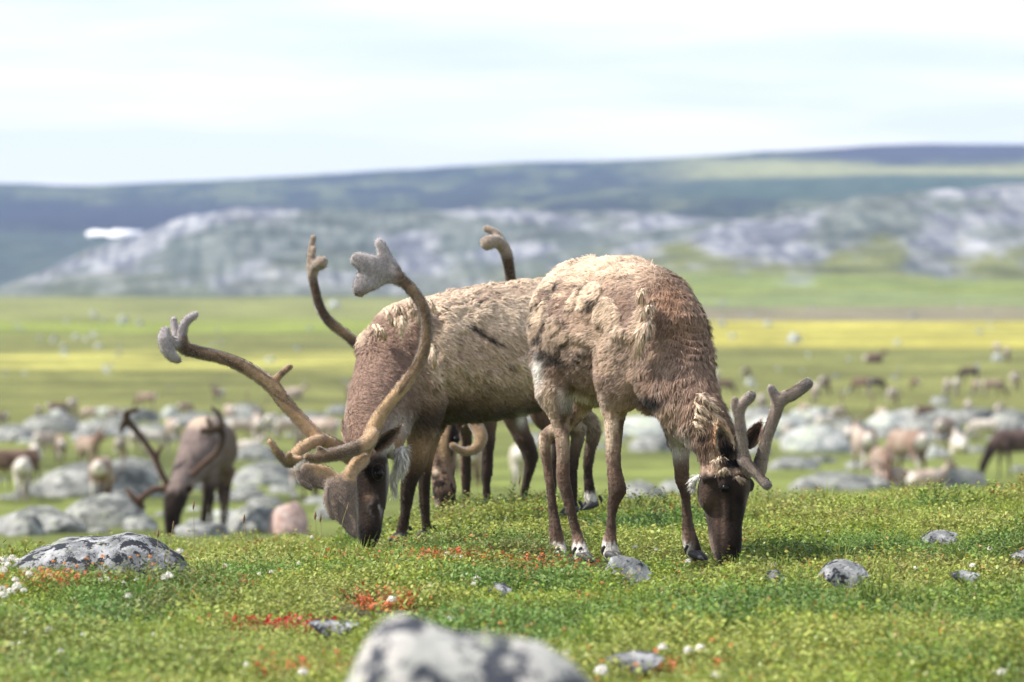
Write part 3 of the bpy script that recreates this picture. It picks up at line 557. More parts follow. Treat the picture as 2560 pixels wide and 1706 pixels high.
def col2(X, Z, v, n):
    q = fbm(v, 8, 4, 131); q2 = fbm(v * (1, 1, .5), 26, 3, 141)
    c = np.tile(np.array(srgb(192, 166, 144)), (len(X), 1)); c = mixc(c, CREAM, ss(860, 770, Z + q * 80 - 40)); c = mixc(c, DK(TAN, .8), ss(.5, .66, q) * .7)
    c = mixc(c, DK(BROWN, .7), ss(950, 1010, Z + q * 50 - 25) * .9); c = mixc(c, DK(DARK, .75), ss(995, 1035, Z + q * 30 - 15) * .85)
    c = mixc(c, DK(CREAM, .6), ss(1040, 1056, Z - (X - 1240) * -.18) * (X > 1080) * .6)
    ed = mk2 * (1 - mk2) * 4; c = mixc(c, DK(CREAM, 1.0), mk2 * .55); c = mixc(c, DK(BROWN, .7), ed * .5)
    nk = ss(1085, 1035, X + (Z - 900) * .25) * ss(790, 830, Z + (1060 - X) * .12 + q * 30); c = mixc(c, DK(srgb(146, 120, 106), .88), nk); c = mixc(c, DK(BROWN, .75), nk * ss(950, 1050, Z) * .6)
    c = mixc(c, CREAM, blob(X, Z, 1010, 800, 16, 26) + ss(935, 905, X + (Z - 850) * .2) * (Z < 860) * .8)
    c = mixc(c, DK(GREY, 1.2), ss(872, 850, X - (1110 - Z) * .12) * (Z > 1000) * .8)
    for x, z, a, b in ((1188, 825, 17, 9), (1206, 838, 15, 8), (1226, 850, 15, 8), (1246, 860, 13, 6), (1178, 816, 9, 7), (1150, 850, 8, 5), (1210, 900, 9, 5), (1170, 945, 14, 5), (1115, 900, 8, 5), (1125, 960, 14, 5), (1275, 920, 16, 14), (1070, 815, 9, 7), (1300, 880, 8, 5), (1240, 925, 7, 4)):
        c = mixc(c, DK(DARK, .7), np.clip(blob(X, Z + (X - x) * -.35, x, z, a, b * .8) * (1.8 if 1170 < x < 1250 and z < 865 else .75) * (.45 + q2) - .12, 0, 1))
    c = mixc(c, WHITE, blob(X, Z, 1300, 1045, 16, 14))
    _, _, head, leg, neck = reg2(v)
    c = mixc(c, WHITE, (blob(X, Z, 998, 1130, 34, 75) * 1.2 + blob(X, Z, 962, 1150, 16, 30)) * (1 - leg))
    lc = np.tile(np.array(DARK) * .78, (len(X), 1)); lc = mixc(lc, DK(srgb(168, 136, 104), .95), ss(1200, 1110, Z) * ss(1120, 1075, X) * .95); lc = mixc(lc, DK(TAN, .8), ss(1180, 1080, Z) * .4); lc = mixc(lc, WHITE, ss(1226, 1238, Z) * (X > 1450) * .9); lc = mixc(lc, DK(GREY, 1.1), ss(1325, 1340, Z) * .3)
    c = c * (1 - leg[:, None]) + lc * leg[:, None]
    hc = np.tile(np.array(DARK) * .6, (len(X), 1)); hc = mixc(hc, BLACK, blob(X, Z, 938, 1180, 24, 26) + ss(1300, 1340, Z) * .6 + ss(915, 900, X) * .5); hc = mixc(hc, WHITE, np.clip(blob(X, Z, 946, 1266, 18, 22) * ss(.45, .6, q2) * .8, 0, 1) + ss(962, 970, X) * (Z > 1160) * .25)
    hc = mixc(hc, DK(BROWN, .8), blob(X, Z, 925, 1245, 14, 10)); c = c * (1 - head[:, None]) + hc * head[:, None]; return c
def len2(P):
    X, Z, head, leg, neck = reg2(P); l = .022 + .016 * fbm(P, 7, 2, 5); l = l * (1 - .5 * neck); l = l * (1 - leg) + .011 * leg; l = l * (1 - head) + .007 * head
    return l + .022 * ss(960, 920, X) * (Z < 880)
def flow2(P, Nn):
    X, Z, head, leg, neck = reg2(P); return -F2[None] * (.8 * (1 - .5 * neck) * (1 - leg))[:, None] + np.array((0, 0, -1.))[None] * (.5 + leg)[:, None] + np.array((0, 0, .9))[None] * (ss(800, 720, Z) * .5)[:, None]
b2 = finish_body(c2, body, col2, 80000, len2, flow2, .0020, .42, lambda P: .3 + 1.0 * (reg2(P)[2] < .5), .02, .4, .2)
tuft(c2, b2, [(1003, 1130, 24.55, 22), (1000, 1165, 24.5, 20), (985, 1195, 24.5, 13), (984, 1225, 24.5, 5)], DK(WHITE, .9), 41, 1100, .05, .0016)
tuft(c2, b2, [(1004, 800, 24.6, 12), (1004, 818, 24.55, 12), (1003, 832, 24.55, 6)], CREAM, 42, 300, .025)
tuft(c2, b2, [(1080, 870, 24.6, 12), (1082, 895, 24.55, 14), (1084, 915, 24.58, 8)], DK(CREAM, .9), 43, 300, .03)
for i in range(16):
    x = 940 + i * 9 + 3 * math.sin(i * 3); y = np.interp(x, (925, 945, 970, 1010, 1090), (850, 805, 775, 752, 750)) + 14 * (i % 3)
    tuft(c2, b2, [(x - 5, y, 24.72, 7), (x + 3, y + 12, 24.68, 9), (x + 6, y + 24, 24.69, 6)], DK(CREAM, .95 + .06 * (i % 2)), 50 + i, 130, .022, .0018)
ear(c2, W(936, 1130, 24.25), W(1002, 1066, 24.2), (.4, -1, -.3), .031, DK(DARK, .7), DK(GREY, 1.0), 600)
ear(c2, W(884, 1128, 24.5), W(856, 1050, 24.6), (-.2, -1, -.1), .03, DK(BROWN, .5), DK(GREY, 1.3), 300)
eye(c2, W(948, 1184, 24.2), .019); eye(c2, W(893, 1186, 24.3), .017)
BEAM = srgb(176, 146, 112); BEAMD = srgb(84, 66, 50); PALM = srgb(122, 106, 94); PGREY = srgb(160, 152, 152)
gv = [.55, .83]
def cv2(X, Z, v):
    c = np.tile(np.array(BEAM) * 1.12, (len(X), 1)); q = fbm(v, 22, 3, 7); c = mixc(c, BEAMD, np.clip(ss(1000, 880, Z) * .8 * (.4 + q), 0, 1)); c = mixc(c, BEAMD, ss(650, 560, X) * .45); c = mixc(c, DK(BEAMD, .7), ss(.50, .62, fbm(np.stack([(v[:, 0] * gv[0] + v[:, 2] * gv[1]) * 9, v[:, 1] * 6, (v[:, 0] * gv[1] - v[:, 2] * gv[0]) * .7], 1), 9, 3, 19)) * .7 * ss(1060, 1000, Z)); 
    c = mixc(c, PGREY, ss(745, 715, Z) * ss(1010, 975, X + (Z - 680) * .2) + ss(462, 440, X) * ss(930, 900, Z) + ss(850, 828, Z) * (X < 500)); c = mixc(c, PALM, ss(1170, 1205, Z) * ss(880, 850, X) + ss(1195, 1215, Z) * (X < 905) + ss(800, 760, X) * ss(1150, 1168, Z))
    c = mixc(c, DK(BEAMD, .85), ss(1085, 1105, Z - (X - 905) * -.15) * (1 - ss(1150, 1162, Z)) * ss(912, 896, X) * ss(758, 768, X) * (v[:, 1] < 24.13) * .85)  # long bez tine darkened below its lit top: underside shade painted in
    c = mixc(c, BEAMD, ss(740, 700, X) * ss(1110, 1135, Z) * (Z < 1175) * (X > 690) * .7)  # painted underside shade on the left antler's bez tine
    return c
m = MB()   # antler sweeping out to the left
seg_tube(m, [(885, 1150, .1, 21), (849, 1123, .05, 19), (795, 1094, 0, 18), (754, 1053, 0, 17), (712, 1007, 0, 17.5), (683, 968, 0, 18), (629, 928, 0, 17), (567, 899, 0, 15.5), (505, 883, 0, 15.5), (464, 872, 0, 17), (450, 852, 0, 15)], 24.45)
seg_tube(m, [(683, 958, 0, 13), (700, 938, 0, 8.5), (725, 917, 0, 7.5)], 24.45)
seg_tube(m, [(458, 862, -.01, 14), (455, 828, -.01, 13), (467, 802, -.01, 12), (487, 788, -.01, 10)], 24.45)
seg_tube(m, [(445, 866, .03, 12), (438, 830, .05, 11), (434, 800, .06, 9)], 24.45)
seg_tube(m, [(450, 862, 0, 13), (430, 860, -.06, 14), (414, 850, -.1, 17)], 24.45)
seg_tube(m, [(448, 902, -.1, 9), (432, 893, -.12, 14), (418, 870, -.12, 18), (410, 846, -.12, 17), (414, 824, -.1, 12)], 24.45, flat=.7)
seg_tube(m, [(800, 1100, 0, 15), (768, 1112, -.05, 15), (742, 1132, -.1, 15), (724, 1156, -.14, 14), (706, 1144, -.16, 12), (690, 1128, -.17, 10), (676, 1104, -.18, 8.5)], 24.4)
seg_tube(m, [(726, 1160, -.14, 11), (722, 1136, -.2, 8)], 24.4); seg_tube(m, [(730, 1150, -.14, 12), (752, 1146, -.16, 7)], 24.4)
me = m.remesh('antler', .0065, 3); velvet(me, 24.45, cv2, 7000, 'antler', c2)
gv[:] = [.85, -.5]
m = MB()   # antler rising to the right, its long bez tine and the shovel over the face
seg_tube(m, [(903, 1150, .02, 19), (915, 1118, 0, 19), (934, 1072, 0, 19.5), (961, 1022, 0, 18), (1002, 974, 0, 16.5), (1036, 928, 0, 15.5), (1058, 880, 0, 15), (1066, 830, 0, 15), (1060, 775, 0, 15), (1038, 736, 0, 14.5), (1010, 706, 0, 15), (988, 686, 0, 17)], 24.22)
seg_tube(m, [(985, 680, 0, 20), (968, 650, 0, 16), (955, 620, 0, 14.5), (947, 606, 0, 12)], 24.22, flat=.8)
seg_tube(m, [(1000, 700, 0, 18), (970, 680, 0, 34), (935, 672, -.01, 38), (905, 655, -.02, 24), (884, 645, -.02, 17)], 24.22, flat=.42)
seg_tube(m, [(950, 685, 0, 30), (920, 700, -.01, 34), (902, 722, -.02, 22), (896, 736, -.02, 15)], 24.22, flat=.45)
seg_tube(m, [(932, 1088, -.02, 17), (916, 1108, -.05, 18), (878, 1126, -.1, 17), (830, 1138, -.15, 16.5), (790, 1146, -.18, 14), (768, 1142, -.19, 10)], 24.2)
seg_tube(m, [(816, 1138, -.16, 10), (798, 1122, -.17, 8.5)], 24.2)
seg_tube(m, [(905, 1150, -.02, 19), (888, 1168, -.05, 18), (872, 1192, -.08, 18)], 24.2)
def plate(m, poly, D0, D1, th):
    """solid palm of an antler: outline with real thickness"""
    P = np.array([W(x, y, lerp(D0, D1, (y - 1150) / 200)) for x, y in poly]); c = P.mean(0); q = np.array((0, th, 0)); n = len(P)
    inn = c + (P - c) * .86
    V = np.concatenate([inn - q, P, inn + q, [c - q, c + q]]); F4 = []; F3 = []
    for i in range(n):
        j = (i + 1) % n; F4 += [(i, j, n + j, n + i), (n + i, n + j, 2 * n + j, 2 * n + i)]; F3 += [(j, i, 3 * n), (2 * n + i, 2 * n + j, 3 * n + 1)]
    m.add(V, F4, F3)
plate(m, [(893, 1190), (893, 1230), (894, 1280), (897, 1345), (890, 1352), (870, 1338), (856, 1318), (838, 1300), (828, 1285), (818, 1255), (812, 1225), (815, 1200), (850, 1190)], 24.12, 24.02, .013)
plate(m, [(872, 1180), (848, 1186), (825, 1166), (790, 1158), (758, 1156), (746, 1170), (744, 1188), (758, 1208), (778, 1218), (812, 1226), (840, 1240), (872, 1230)], 24.12, 24.1, .013)
seg_tube(m, [(818, 1222, -.02, 7), (816, 1245, -.04, 9), (824, 1278, -.05, 8), (834, 1296, -.05, 6)], 24.06)
seg_tube(m, [(743, 1178, -.02, 8), (754, 1204, -.03, 9), (776, 1220, -.03, 8)], 24.1)
me = m.remesh('antler', .0065, 4); velvet(me, 24.2, cv2, 9000, 'antler', c2)
for (x, y, D) in ((1000, 1353, 24.85), (1062, 1350, 25.15), (1426, 1288, 25.4), (1476, 1274, 25.8)): hoof(c2, x, y, D, .062, (-.8, -.6, 0))

# ------------------------------------------------------------------ the bull behind it, only parts show
F3_ = np.array((-.75, -.66, 0)); K3 = 28.2
c3 = empty('caribou', W(1200, 1290, 28.4), 'dark-faced bull caribou mostly hidden behind the pale-backed bull, its head under that belly', 'caribou', 'three large caribou grazing on the near rise')
m = MB(); D3 = lambda x: 28.6 + (x - 1230) / 504 * .9
m.plo([(x, y, D3(x), a, b) for x, y, a, b in [(1150, 900, 60, 60), (1185, 900, 110, 98), (1230, 902, 125, 115), (1290, 900, 128, 118), (1330, 895, 112, 100), (1352, 890, 60, 55)]], (0, 0, 1), 4, 24)
m.plo([(1190, 880, 28.4, 85, 75), (1155, 940, 28.1, 70, 62), (1128, 1010, 27.9, 58, 50), (1112, 1060, 27.75, 44, 40)], (-.6, -.4, .6), 4, 20)
m.plo([(1110, 1052, 27.75, 44, 38), (1108, 1095, 27.7, 48, 42), (1106, 1140, 27.66, 42, 34), (1107, 1190, 27.62, 34, 29), (1110, 1225, 27.6, 34, 31), (1113, 1256, 27.6, 28, 27)], (-.25, -.95, .1), 4, 20)
m.plo([(1215, 960, 28.2, 55, 42), (1222, 1020, 28.2, 32, 28), (1222, 1057, 28.2, 22, 22), (1219, 1133, 28.2, 16, 16), (1217, 1184, 28.2, 14, 14), (1216, 1225, 28.2, 10, 10), (1218, 1260, 28.2, 9, 9), (1214, 1300, 28.2, 12, 12)], (-1, -.3, 0), 4, 14)
m.plo([(1268, 960, 29.0, 60, 50), (1282, 1030, 29, 34, 30), (1304, 1085, 29, 24, 23), (1324, 1133, 29, 22, 20), (1325, 1164, 29, 16, 15), (1315, 1210, 29, 11, 11), (1309, 1245, 29, 10, 10), (1303, 1300, 29, 12, 12)], (-1, -.3, 0), 4, 14)
m.plo([(1170, 960, 28.5, 55, 42), (1168, 1040, 28.5, 26, 24), (1164, 1100, 28.6, 16, 15), (1166, 1300, 28.6, 10, 10)], (-1, -.3, 0), 4, 14)
m.plo([(1340, 950, 29.3, 60, 50), (1352, 1030, 29.3, 32, 28), (1376, 1075, 29.3, 20, 19), (1392, 1105, 29.3, 16, 16), (1384, 1180, 29.3, 11, 11), (1376, 1300, 29.3, 12, 11)], (-1, -.3, 0), 4, 14)
body = m.remesh('body', .011, 4, .5); lump(body, .005, 20, 4)
def col3(X, Z, v, n):
    q2 = fbm(v, 26, 3, 241); c = np.tile(np.array(BROWN) * .7, (len(X), 1)); c = mixc(c, TAN, ss(900, 800, Z)); lc = mixc(np.tile(np.array(DARK) * .72, (len(X), 1)), DK(BROWN, .75), ss(1130, 1050, Z) * .6)
    leg = ss(1000, 1060, Z) * (X > 1155); c = c * (1 - leg[:, None]) + lc * leg[:, None]; c = mixc(c, DK(WHITE, .8), blob(X, Z, 1302, 1052, 12, 20))
    h = ss(1030, 1060, Z) * (X <= 1155); hc = mixc(np.tile(np.array(BROWN) * .75, (len(X), 1)), BLACK, ss(.44, .54, q2) * .95); hc = mixc(hc, DK(BEAM, .95), blob(X, Z, 1108, 1085, 13, 60) * 1.5); hc = mixc(hc, BLACK, blob(X, Z, 1085, 1120, 9, 24) + blob(X, Z, 1132, 1100, 10, 34) + blob(X, Z, 1098, 1160, 9, 20)); hc = mixc(hc, DK(CREAM, .8), blob(X, Z, 1088, 1178, 10, 9)); hc = mixc(hc, BLACK, ss(1215, 1240, Z) * .7); hc = mixc(hc, DK(GREY, 1.2), blob(X, Z, 1092, 1262, 10, 12) + blob(X, Z, 1140, 1140, 7, 22))
    return c * (1 - h[:, None]) + hc * h[:, None]
finish_body(c3, body, col3, 14000, lambda P: np.where(px_of(P)[1] > 1030, .009, .03), lambda P, N_: np.tile((.4, .3, -.8), (len(P), 1)), .0024, .5)
eye(c3, W(1141, 1098, 27.6), .018); eye(c3, W(1078, 1098, 27.62), .018)
ear(c3, W(1136, 1062, 27.7), W(1168, 1040, 27.65), (0, -1, 0), .035, BLACK, DK(BROWN, .6), 150)
def cv3(X, Z, v):
    c = np.tile(np.array(BEAMD) * .75, (len(X), 1)); c = mixc(c, DK(BEAM, .8), ss(1040, 1090, Z) * .75 + blob(X, Z, 850, 830, 50, 22) * .5); return mixc(c, srgb(150, 134, 120), ss(712, 680, Z) * (X < 900) + ss(655, 625, Z) * (X > 1100))
m = MB()
seg_tube(m, [(1092, 1066, 0, 17), (1040, 1030, .0, 16), (975, 970, .1, 15), (925, 910, .1, 14), (895, 866, .1, 13), (864, 836, .1, 13), (822, 803, .1, 13), (799, 766, .1, 12.5), (787, 722, .1, 12), (780, 688, .1, 12)], 27.8)
seg_tube(m, [(780, 690, .1, 13), (788, 668, .08, 14), (804, 656, .04, 17)], 27.8); seg_tube(m, [(776, 680, .1, 10), (775, 640, .1, 8), (783, 594, .1, 8)], 27.8); seg_tube(m, [(778, 650, .1, 8), (786, 622, .08, 6.5)], 27.8)
velvet(m.remesh('antler', .0065, 3), 27.8, cv3, 2500, 'antler', c3)
m = MB()
seg_tube(m, [(1124, 1062, 0, 17), (1170, 1010, .1, 16), (1225, 940, .2, 15), (1265, 860, .2, 14), (1284, 780, .2, 14), (1277, 705, .2, 14.5), (1270, 655, .2, 15), (1260, 622, .2, 16), (1240, 604, .17, 17), (1218, 608, .14, 19)], 27.8)
seg_tube(m, [(1256, 612, .2, 12), (1242, 585, .2, 10.5), (1216, 572, .2, 9.5)], 27.8)
seg_tube(m, [(1130, 1058, 0, 15), (1170, 1046, -.1, 15), (1190, 1064, -.15, 18), (1202, 1092, -.18, 18), (1194, 1118, -.2, 14), (1168, 1130, -.22, 11), (1146, 1124, -.24, 10), (1131, 1114, -.25, 9)], 27.8)
velvet(m.remesh('antler', .0065, 3), 27.8, cv3, 2500, 'antler', c3)
for (x, y, D) in ((1212, 1306, 28.2), (1302, 1306, 29.0), (1166, 1306, 28.6), (1374, 1306, 29.3)): hoof(c3, x, y, D, .075, (-.8, -.5, 0))
# ------------------------------------------------------------------ low ground cover on the near rise
def leaf_material(name, trans=.25):
    m = bpy.data.materials.new(name); m.use_nodes = True; t = m.node_tree; p = t.nodes['Principled BSDF']; out = t.nodes['Material Output']
    a = N(t, 'ShaderNodeAttribute'); a.attribute_name = 'Col'; b = N(t, 'ShaderNodeAttribute'); b.attribute_name = 'tint'; b.attribute_type = 'INSTANCER'
    v = N(t, 'ShaderNodeVectorMath', operation='MULTIPLY'); L(t, a.outputs['Color'], v.inputs[0]); L(t, b.outputs['Color'], v.inputs[1])
    L(t, v.outputs[0], p.inputs['Base Color']); p.inputs['Roughness'].default_value = .42; p.inputs['Specular IOR Level'].default_value = .28
    tr = N(t, 'ShaderNodeBsdfTranslucent'); L(t, v.outputs[0], tr.inputs['Color']); mx_ = N(t, 'ShaderNodeMixShader'); mx_.inputs[0].default_value = trans
    L(t, p.outputs[0], mx_.inputs[1]); L(t, tr.outputs[0], mx_.inputs[2]); L(t, mx_.outputs[0], out.inputs['Surface']); return m
M_leaf = leaf_material('low_shrub_leaves')
def clump(seed, n_tw, h, rad, leaf, nl, upright=.6, twigcol=(.16, .09, .05)):
    r = np.random.default_rng(seed); V = []; F = []; C = []; nv = 0
    def add(P, f, c):
        nonlocal nv
        V.extend(P); F.append([i + nv for i in f]); C.extend([c] * len(P)); nv += len(P)
    for i in range(n_tw):
        a = r.uniform(0, 6.283); q = rad * math.sqrt(r.random()); b = np.array((q * math.cos(a), q * math.sin(a), -.02)); lean = nrm(np.array((math.cos(a) * (1 - upright), math.sin(a) * (1 - upright), upright)) + r.normal(size=3) * .25)
        hh = h * r.uniform(.45, 1.12) + .02; tp = b + lean * hh; s = nrm(np.cross(lean, (r.normal(), r.normal(), 0))) * .0013
        add([b - s, b + s, tp], (0, 1, 2), np.array(twigcol) * r.uniform(.7, 1.4))
        for k in range(nl):
            t = .28 + .72 * (k + r.random()) / nl; p = b + (tp - b) * t; az = k * 2.4 + r.uniform(-.5, .5); el = r.uniform(-.1, 1.0)
            d = np.array((math.cos(az) * math.cos(el), math.sin(az) * math.cos(el), math.sin(el))); sd_ = nrm(np.cross(d, (0, 0, 1)) + r.normal(size=3) * .35); up = np.cross(sd_, d)
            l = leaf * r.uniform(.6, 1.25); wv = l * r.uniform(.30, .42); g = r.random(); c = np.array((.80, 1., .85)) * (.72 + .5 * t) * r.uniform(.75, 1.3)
            if g > .86: c = np.array((1.9, 1.45, 1.0)) * r.uniform(.8, 1.1)
            elif g < .025: c = np.array((1.25, .62, .6)) * r.uniform(.6, 1.)
            add([p, p + d * l * .35 + sd_ * wv, p + d * l * .8 + sd_ * wv * .75 - up * l * .06, p + d * l, p + d * l * .8 - sd_ * wv * .75 - up * l * .06, p + d * l * .35 - sd_ * wv], (0, 1, 2, 3, 4, 5), c)
    me = bpy.data.meshes.new('clump'); me.from_pydata([tuple(v) for v in V], [], F); setcol(me, np.array(C)); me.materials.append(M_leaf); return me
protos = []
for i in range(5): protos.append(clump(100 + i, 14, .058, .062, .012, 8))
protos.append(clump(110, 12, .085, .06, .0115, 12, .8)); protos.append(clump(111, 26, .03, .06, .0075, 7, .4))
def grass_tuft(seed, n=26):
    r = np.random.default_rng(seed); V = []; F = []; C = []
    for i in range(n):
        a = r.uniform(0, 6.283); q = .02 * r.random(); b = np.array((q * math.cos(a), q * math.sin(a), -.01)); h = r.uniform(.06, .14); le = r.uniform(.1, .6); o = np.array((math.cos(a), math.sin(a), 0)); s = np.array((-o[1], o[0], 0)) * .0011
        m1 = b + o * h * le * .3 + np.array((0, 0, h * .6)); t1 = b + o * h * le + np.array((0, 0, h * (1 - .35 * le))); k = len(V); V += [b - s, b + s, m1 + s * .8, m1 - s * .8, t1]; F += [(k, k + 1, k + 2, k + 3), (k + 3, k + 2, k + 4)]
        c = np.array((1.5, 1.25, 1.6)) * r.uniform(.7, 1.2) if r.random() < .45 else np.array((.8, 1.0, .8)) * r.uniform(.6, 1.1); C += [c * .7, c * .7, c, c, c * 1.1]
    me = bpy.data.meshes.new('clump'); me.from_pydata([tuple(v) for v in V], [], F); setcol(me, np.array(C)); me.materials.append(M_leaf); return me
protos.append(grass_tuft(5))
pobs = [bpy.data.objects.new('clump_source', p) for p in protos]          # never linked to the scene
def scatter(name, P, kind_i, scale, tint, label):
    me = bpy.data.meshes.new(name); me.vertices.add(len(P)); me.vertices.foreach_set('co', np.asarray(P, np.float32).ravel())
    for k, ty, v in (('pick', 'INT', kind_i), ('size', 'FLOAT', scale), ('yaw', 'FLOAT', rng.random(len(P)) * 6.283)):
        a = me.attributes.new(k, ty, 'POINT'); a.data.foreach_set('value', np.asarray(v, np.int32 if ty == 'INT' else np.float32))
    a = me.attributes.new('tint', 'FLOAT_COLOR', 'POINT'); c = np.ones((len(P), 4), np.float32); c[:, :3] = tint; a.data.foreach_set('color', c.ravel())
    o = bpy.data.objects.new(name, me); sc.collection.objects.link(o)
    g = bpy.data.node_groups.new('scatter', 'GeometryNodeTree'); g.interface.new_socket('Geometry', in_out='INPUT', socket_type='NodeSocketGeometry'); g.interface.new_socket('Geometry', in_out='OUTPUT', socket_type='NodeSocketGeometry')
    gi = g.nodes.new('NodeGroupInput'); go = g.nodes.new('NodeGroupOutput'); ip = g.nodes.new('GeometryNodeInstanceOnPoints'); jn = g.nodes.new('GeometryNodeGeometryToInstance')
    for q in reversed(pobs):
        oi = g.nodes.new('GeometryNodeObjectInfo'); oi.inputs['Object'].default_value = q; oi.inputs['As Instance'].default_value = False; g.links.new(oi.outputs['Geometry'], jn.inputs[0])
    def attr(nm, ty):
        n = g.nodes.new('GeometryNodeInputNamedAttribute'); n.data_type = ty; n.inputs['Name'].default_value = nm; return n.outputs['Attribute']
    ip.inputs['Pick Instance'].default_value = True; g.links.new(attr('pick', 'INT'), ip.inputs['Instance Index']); g.links.new(attr('size', 'FLOAT'), ip.inputs['Scale'])
    cx = g.nodes.new('ShaderNodeCombineXYZ'); g.links.new(attr('yaw', 'FLOAT'), cx.inputs['Z']); g.links.new(cx.outputs[0], ip.inputs['Rotation'])
    g.links.new(gi.outputs[0], ip.inputs['Points']); g.links.new(jn.outputs[0], ip.inputs['Instance']); g.links.new(ip.outputs[0], go.inputs[0])
    md = o.modifiers.new('scatter', 'NODES'); md.node_group = g; return tag(o, label, kind='stuff')
def spots(n, d0, d1, margin):
    D = np.sqrt(rng.random(n) * (d1 ** 2 - d0 ** 2) + d0 ** 2); px = CX + (rng.random(n) * 2 - 1) * (1280 + margin); return (px - CX) * D / FPX, D, px
X_, Y_, PX_ = spots(34000, 12.5, 29.5, 330); xs, ys, ps = spots(9000, 9.0, 13.0, 500); X_, Y_, PX_ = np.concatenate([X_, xs]), np.concatenate([Y_, ys]), np.concatenate([PX_, ps])
sx = np.sign(rng.random(9000) - .5) * (rng.random(9000) * 3.2); D_ = 12 + rng.random(9000) * 16; sx = sx + np.sign(sx) * D_ * .105; X_ = np.concatenate([X_, sx]); Y_ = np.concatenate([Y_, D_]); PX_ = CX + X_ * FPX / Y_
nb = 150; xb = rng.uniform(125, 475, nb); yb = 20.15 + .5 * rng.random(nb); nb0 = len(X_); X_ = np.concatenate([X_, (xb - CX) * yb / FPX]); Y_ = np.concatenate([Y_, yb]); PX_ = np.concatenate([PX_, xb])
Z_ = ground_z(X_, Y_); P_ = np.stack([X_, Y_, Z_], 1); Pn = np.stack([X_, Y_ * .5, 0 * X_], 1)
vis = HOR - (Z_ + .04 - CAMZ) * FPX / Y_
k1 = fbm(Pn, 1.6, 4, 301); k2 = fbm(Pn, .8, 3, 311); k3 = fbm(Pn, 4.5, 3, 321)
tint = np.tile(np.array((.245, .285, .045)), (len(P_), 1)); tint = mixc(tint, (.12, .20, .05), ss(.50, .62, k1) * .8); tint = mixc(tint, (.32, .33, .085), ss(.48, .36, k1) * .8)
tint = mixc(tint, (.11, .21, .06), ss(500, 1100, 1300 - PX_ * .8) * ss(1470, 1520, vis) * ss(.42, .55, k2) * .3); tint = mixc(tint, (.22, .17, .07), ss(.60, .70, k3) * ss(.45, .6, k2) * .5)
bare = blob(PX_, vis, 900, 1500, 130, 28) + blob(PX_, vis, 1000, 1520, 110, 22) * .8 + blob(PX_, vis, 1590, 1640, 90, 12)
tint = mixc(tint, (.16, .10, .06), bare * .9)
red = np.maximum.reduce([blob(PX_, vis, 1130, 1392, 90, 9), blob(PX_, vis, 700, 1556, 85, 7) * 1.2, blob(PX_, vis, 1330, 1405, 70, 8) * .7, blob(PX_, vis, 960, 1490, 40, 9) * .6, blob(PX_, vis, 760, 1665, 80, 14) * .5, blob(PX_, vis, 1640, 1660, 60, 10) * .6, blob(PX_, vis, 100, 1450, 200, 12) * .4])
isr = rng.random(len(P_)) < red * 1.6 * (.3 + .9 * (k3 > .5)); tint[isr] = np.array((.50, .12, .045)) * (.7 + .6 * rng.random((isr.sum(), 1))); rr = isr & (blob(PX_, vis, 700, 1556, 95, 10) > .3); tint[rr] = (.42, .03, .03)
dots = rng.random(len(P_)) < .004; tint[dots] = (.42, .16, .05)
tint = tint * 1.2 * (.65 + .7 * rng.random((len(P_), 1))); pick = rng.integers(0, 5, len(P_)); tall = (rng.random(len(P_)) < .10 * ss(.45, .6, k3) + .02); pick[tall] = 5; gr = rng.random(len(P_)) < .05 * ss(.42, .58, fbm(Pn, 2.2, 3, 333)); pick[gr] = 7; low = (bare > .3) & ~isr; pick[low] = 6; pick[isr] = rng.integers(0, 5, isr.sum()); red_i = isr
tint[nb0:] = np.array((.09, .13, .035)) * (.7 + .7 * rng.random((nb, 1))); pick[nb0:] = 5
size = .62 + .65 * rng.random(len(P_)); size[nb0:] = .5 + .35 * rng.random(nb); size[bare > .4] *= .6; size = size * (.8 + .5 * ss(.4, .65, k3)); size[(Y_ < 13.5)] *= 1.0
for fx, fy in ((1534, 22.0), (1742, 22.1), (1462, 22.2), (1400, 22.47), (1770, 22.0), (1500, 22.1), (1430, 22.2)): size *= 1 - .64 * np.exp(-(((X_ - (fx - CX) * fy / FPX) / .11) ** 2 + ((Y_ - fy + .45) / .8) ** 2))
for fx, fy in ((1003, 24.85), (1062, 25.1), (925, 24.2), (1475, 25.8)): size *= 1 - .5 * np.exp(-(((X_ - (fx - CX) * fy / FPX) / .10) ** 2 + ((Y_ - fy + .35) / .6) ** 2))
size[red_i] = 1.0 + .3 * rng.random(red_i.sum())
keep = red_i | (rng.random(len(P_)) > np.clip(bare * .75, 0, .8))
ROCKS_NEAR = []   # filled below: (x, y, radius) kept free of leaves
def clear(keep):
    for x, y, r in ROCKS_NEAR: keep &= (X_ - x) ** 2 + ((Y_ - y) * .9) ** 2 > r * r
    return keep
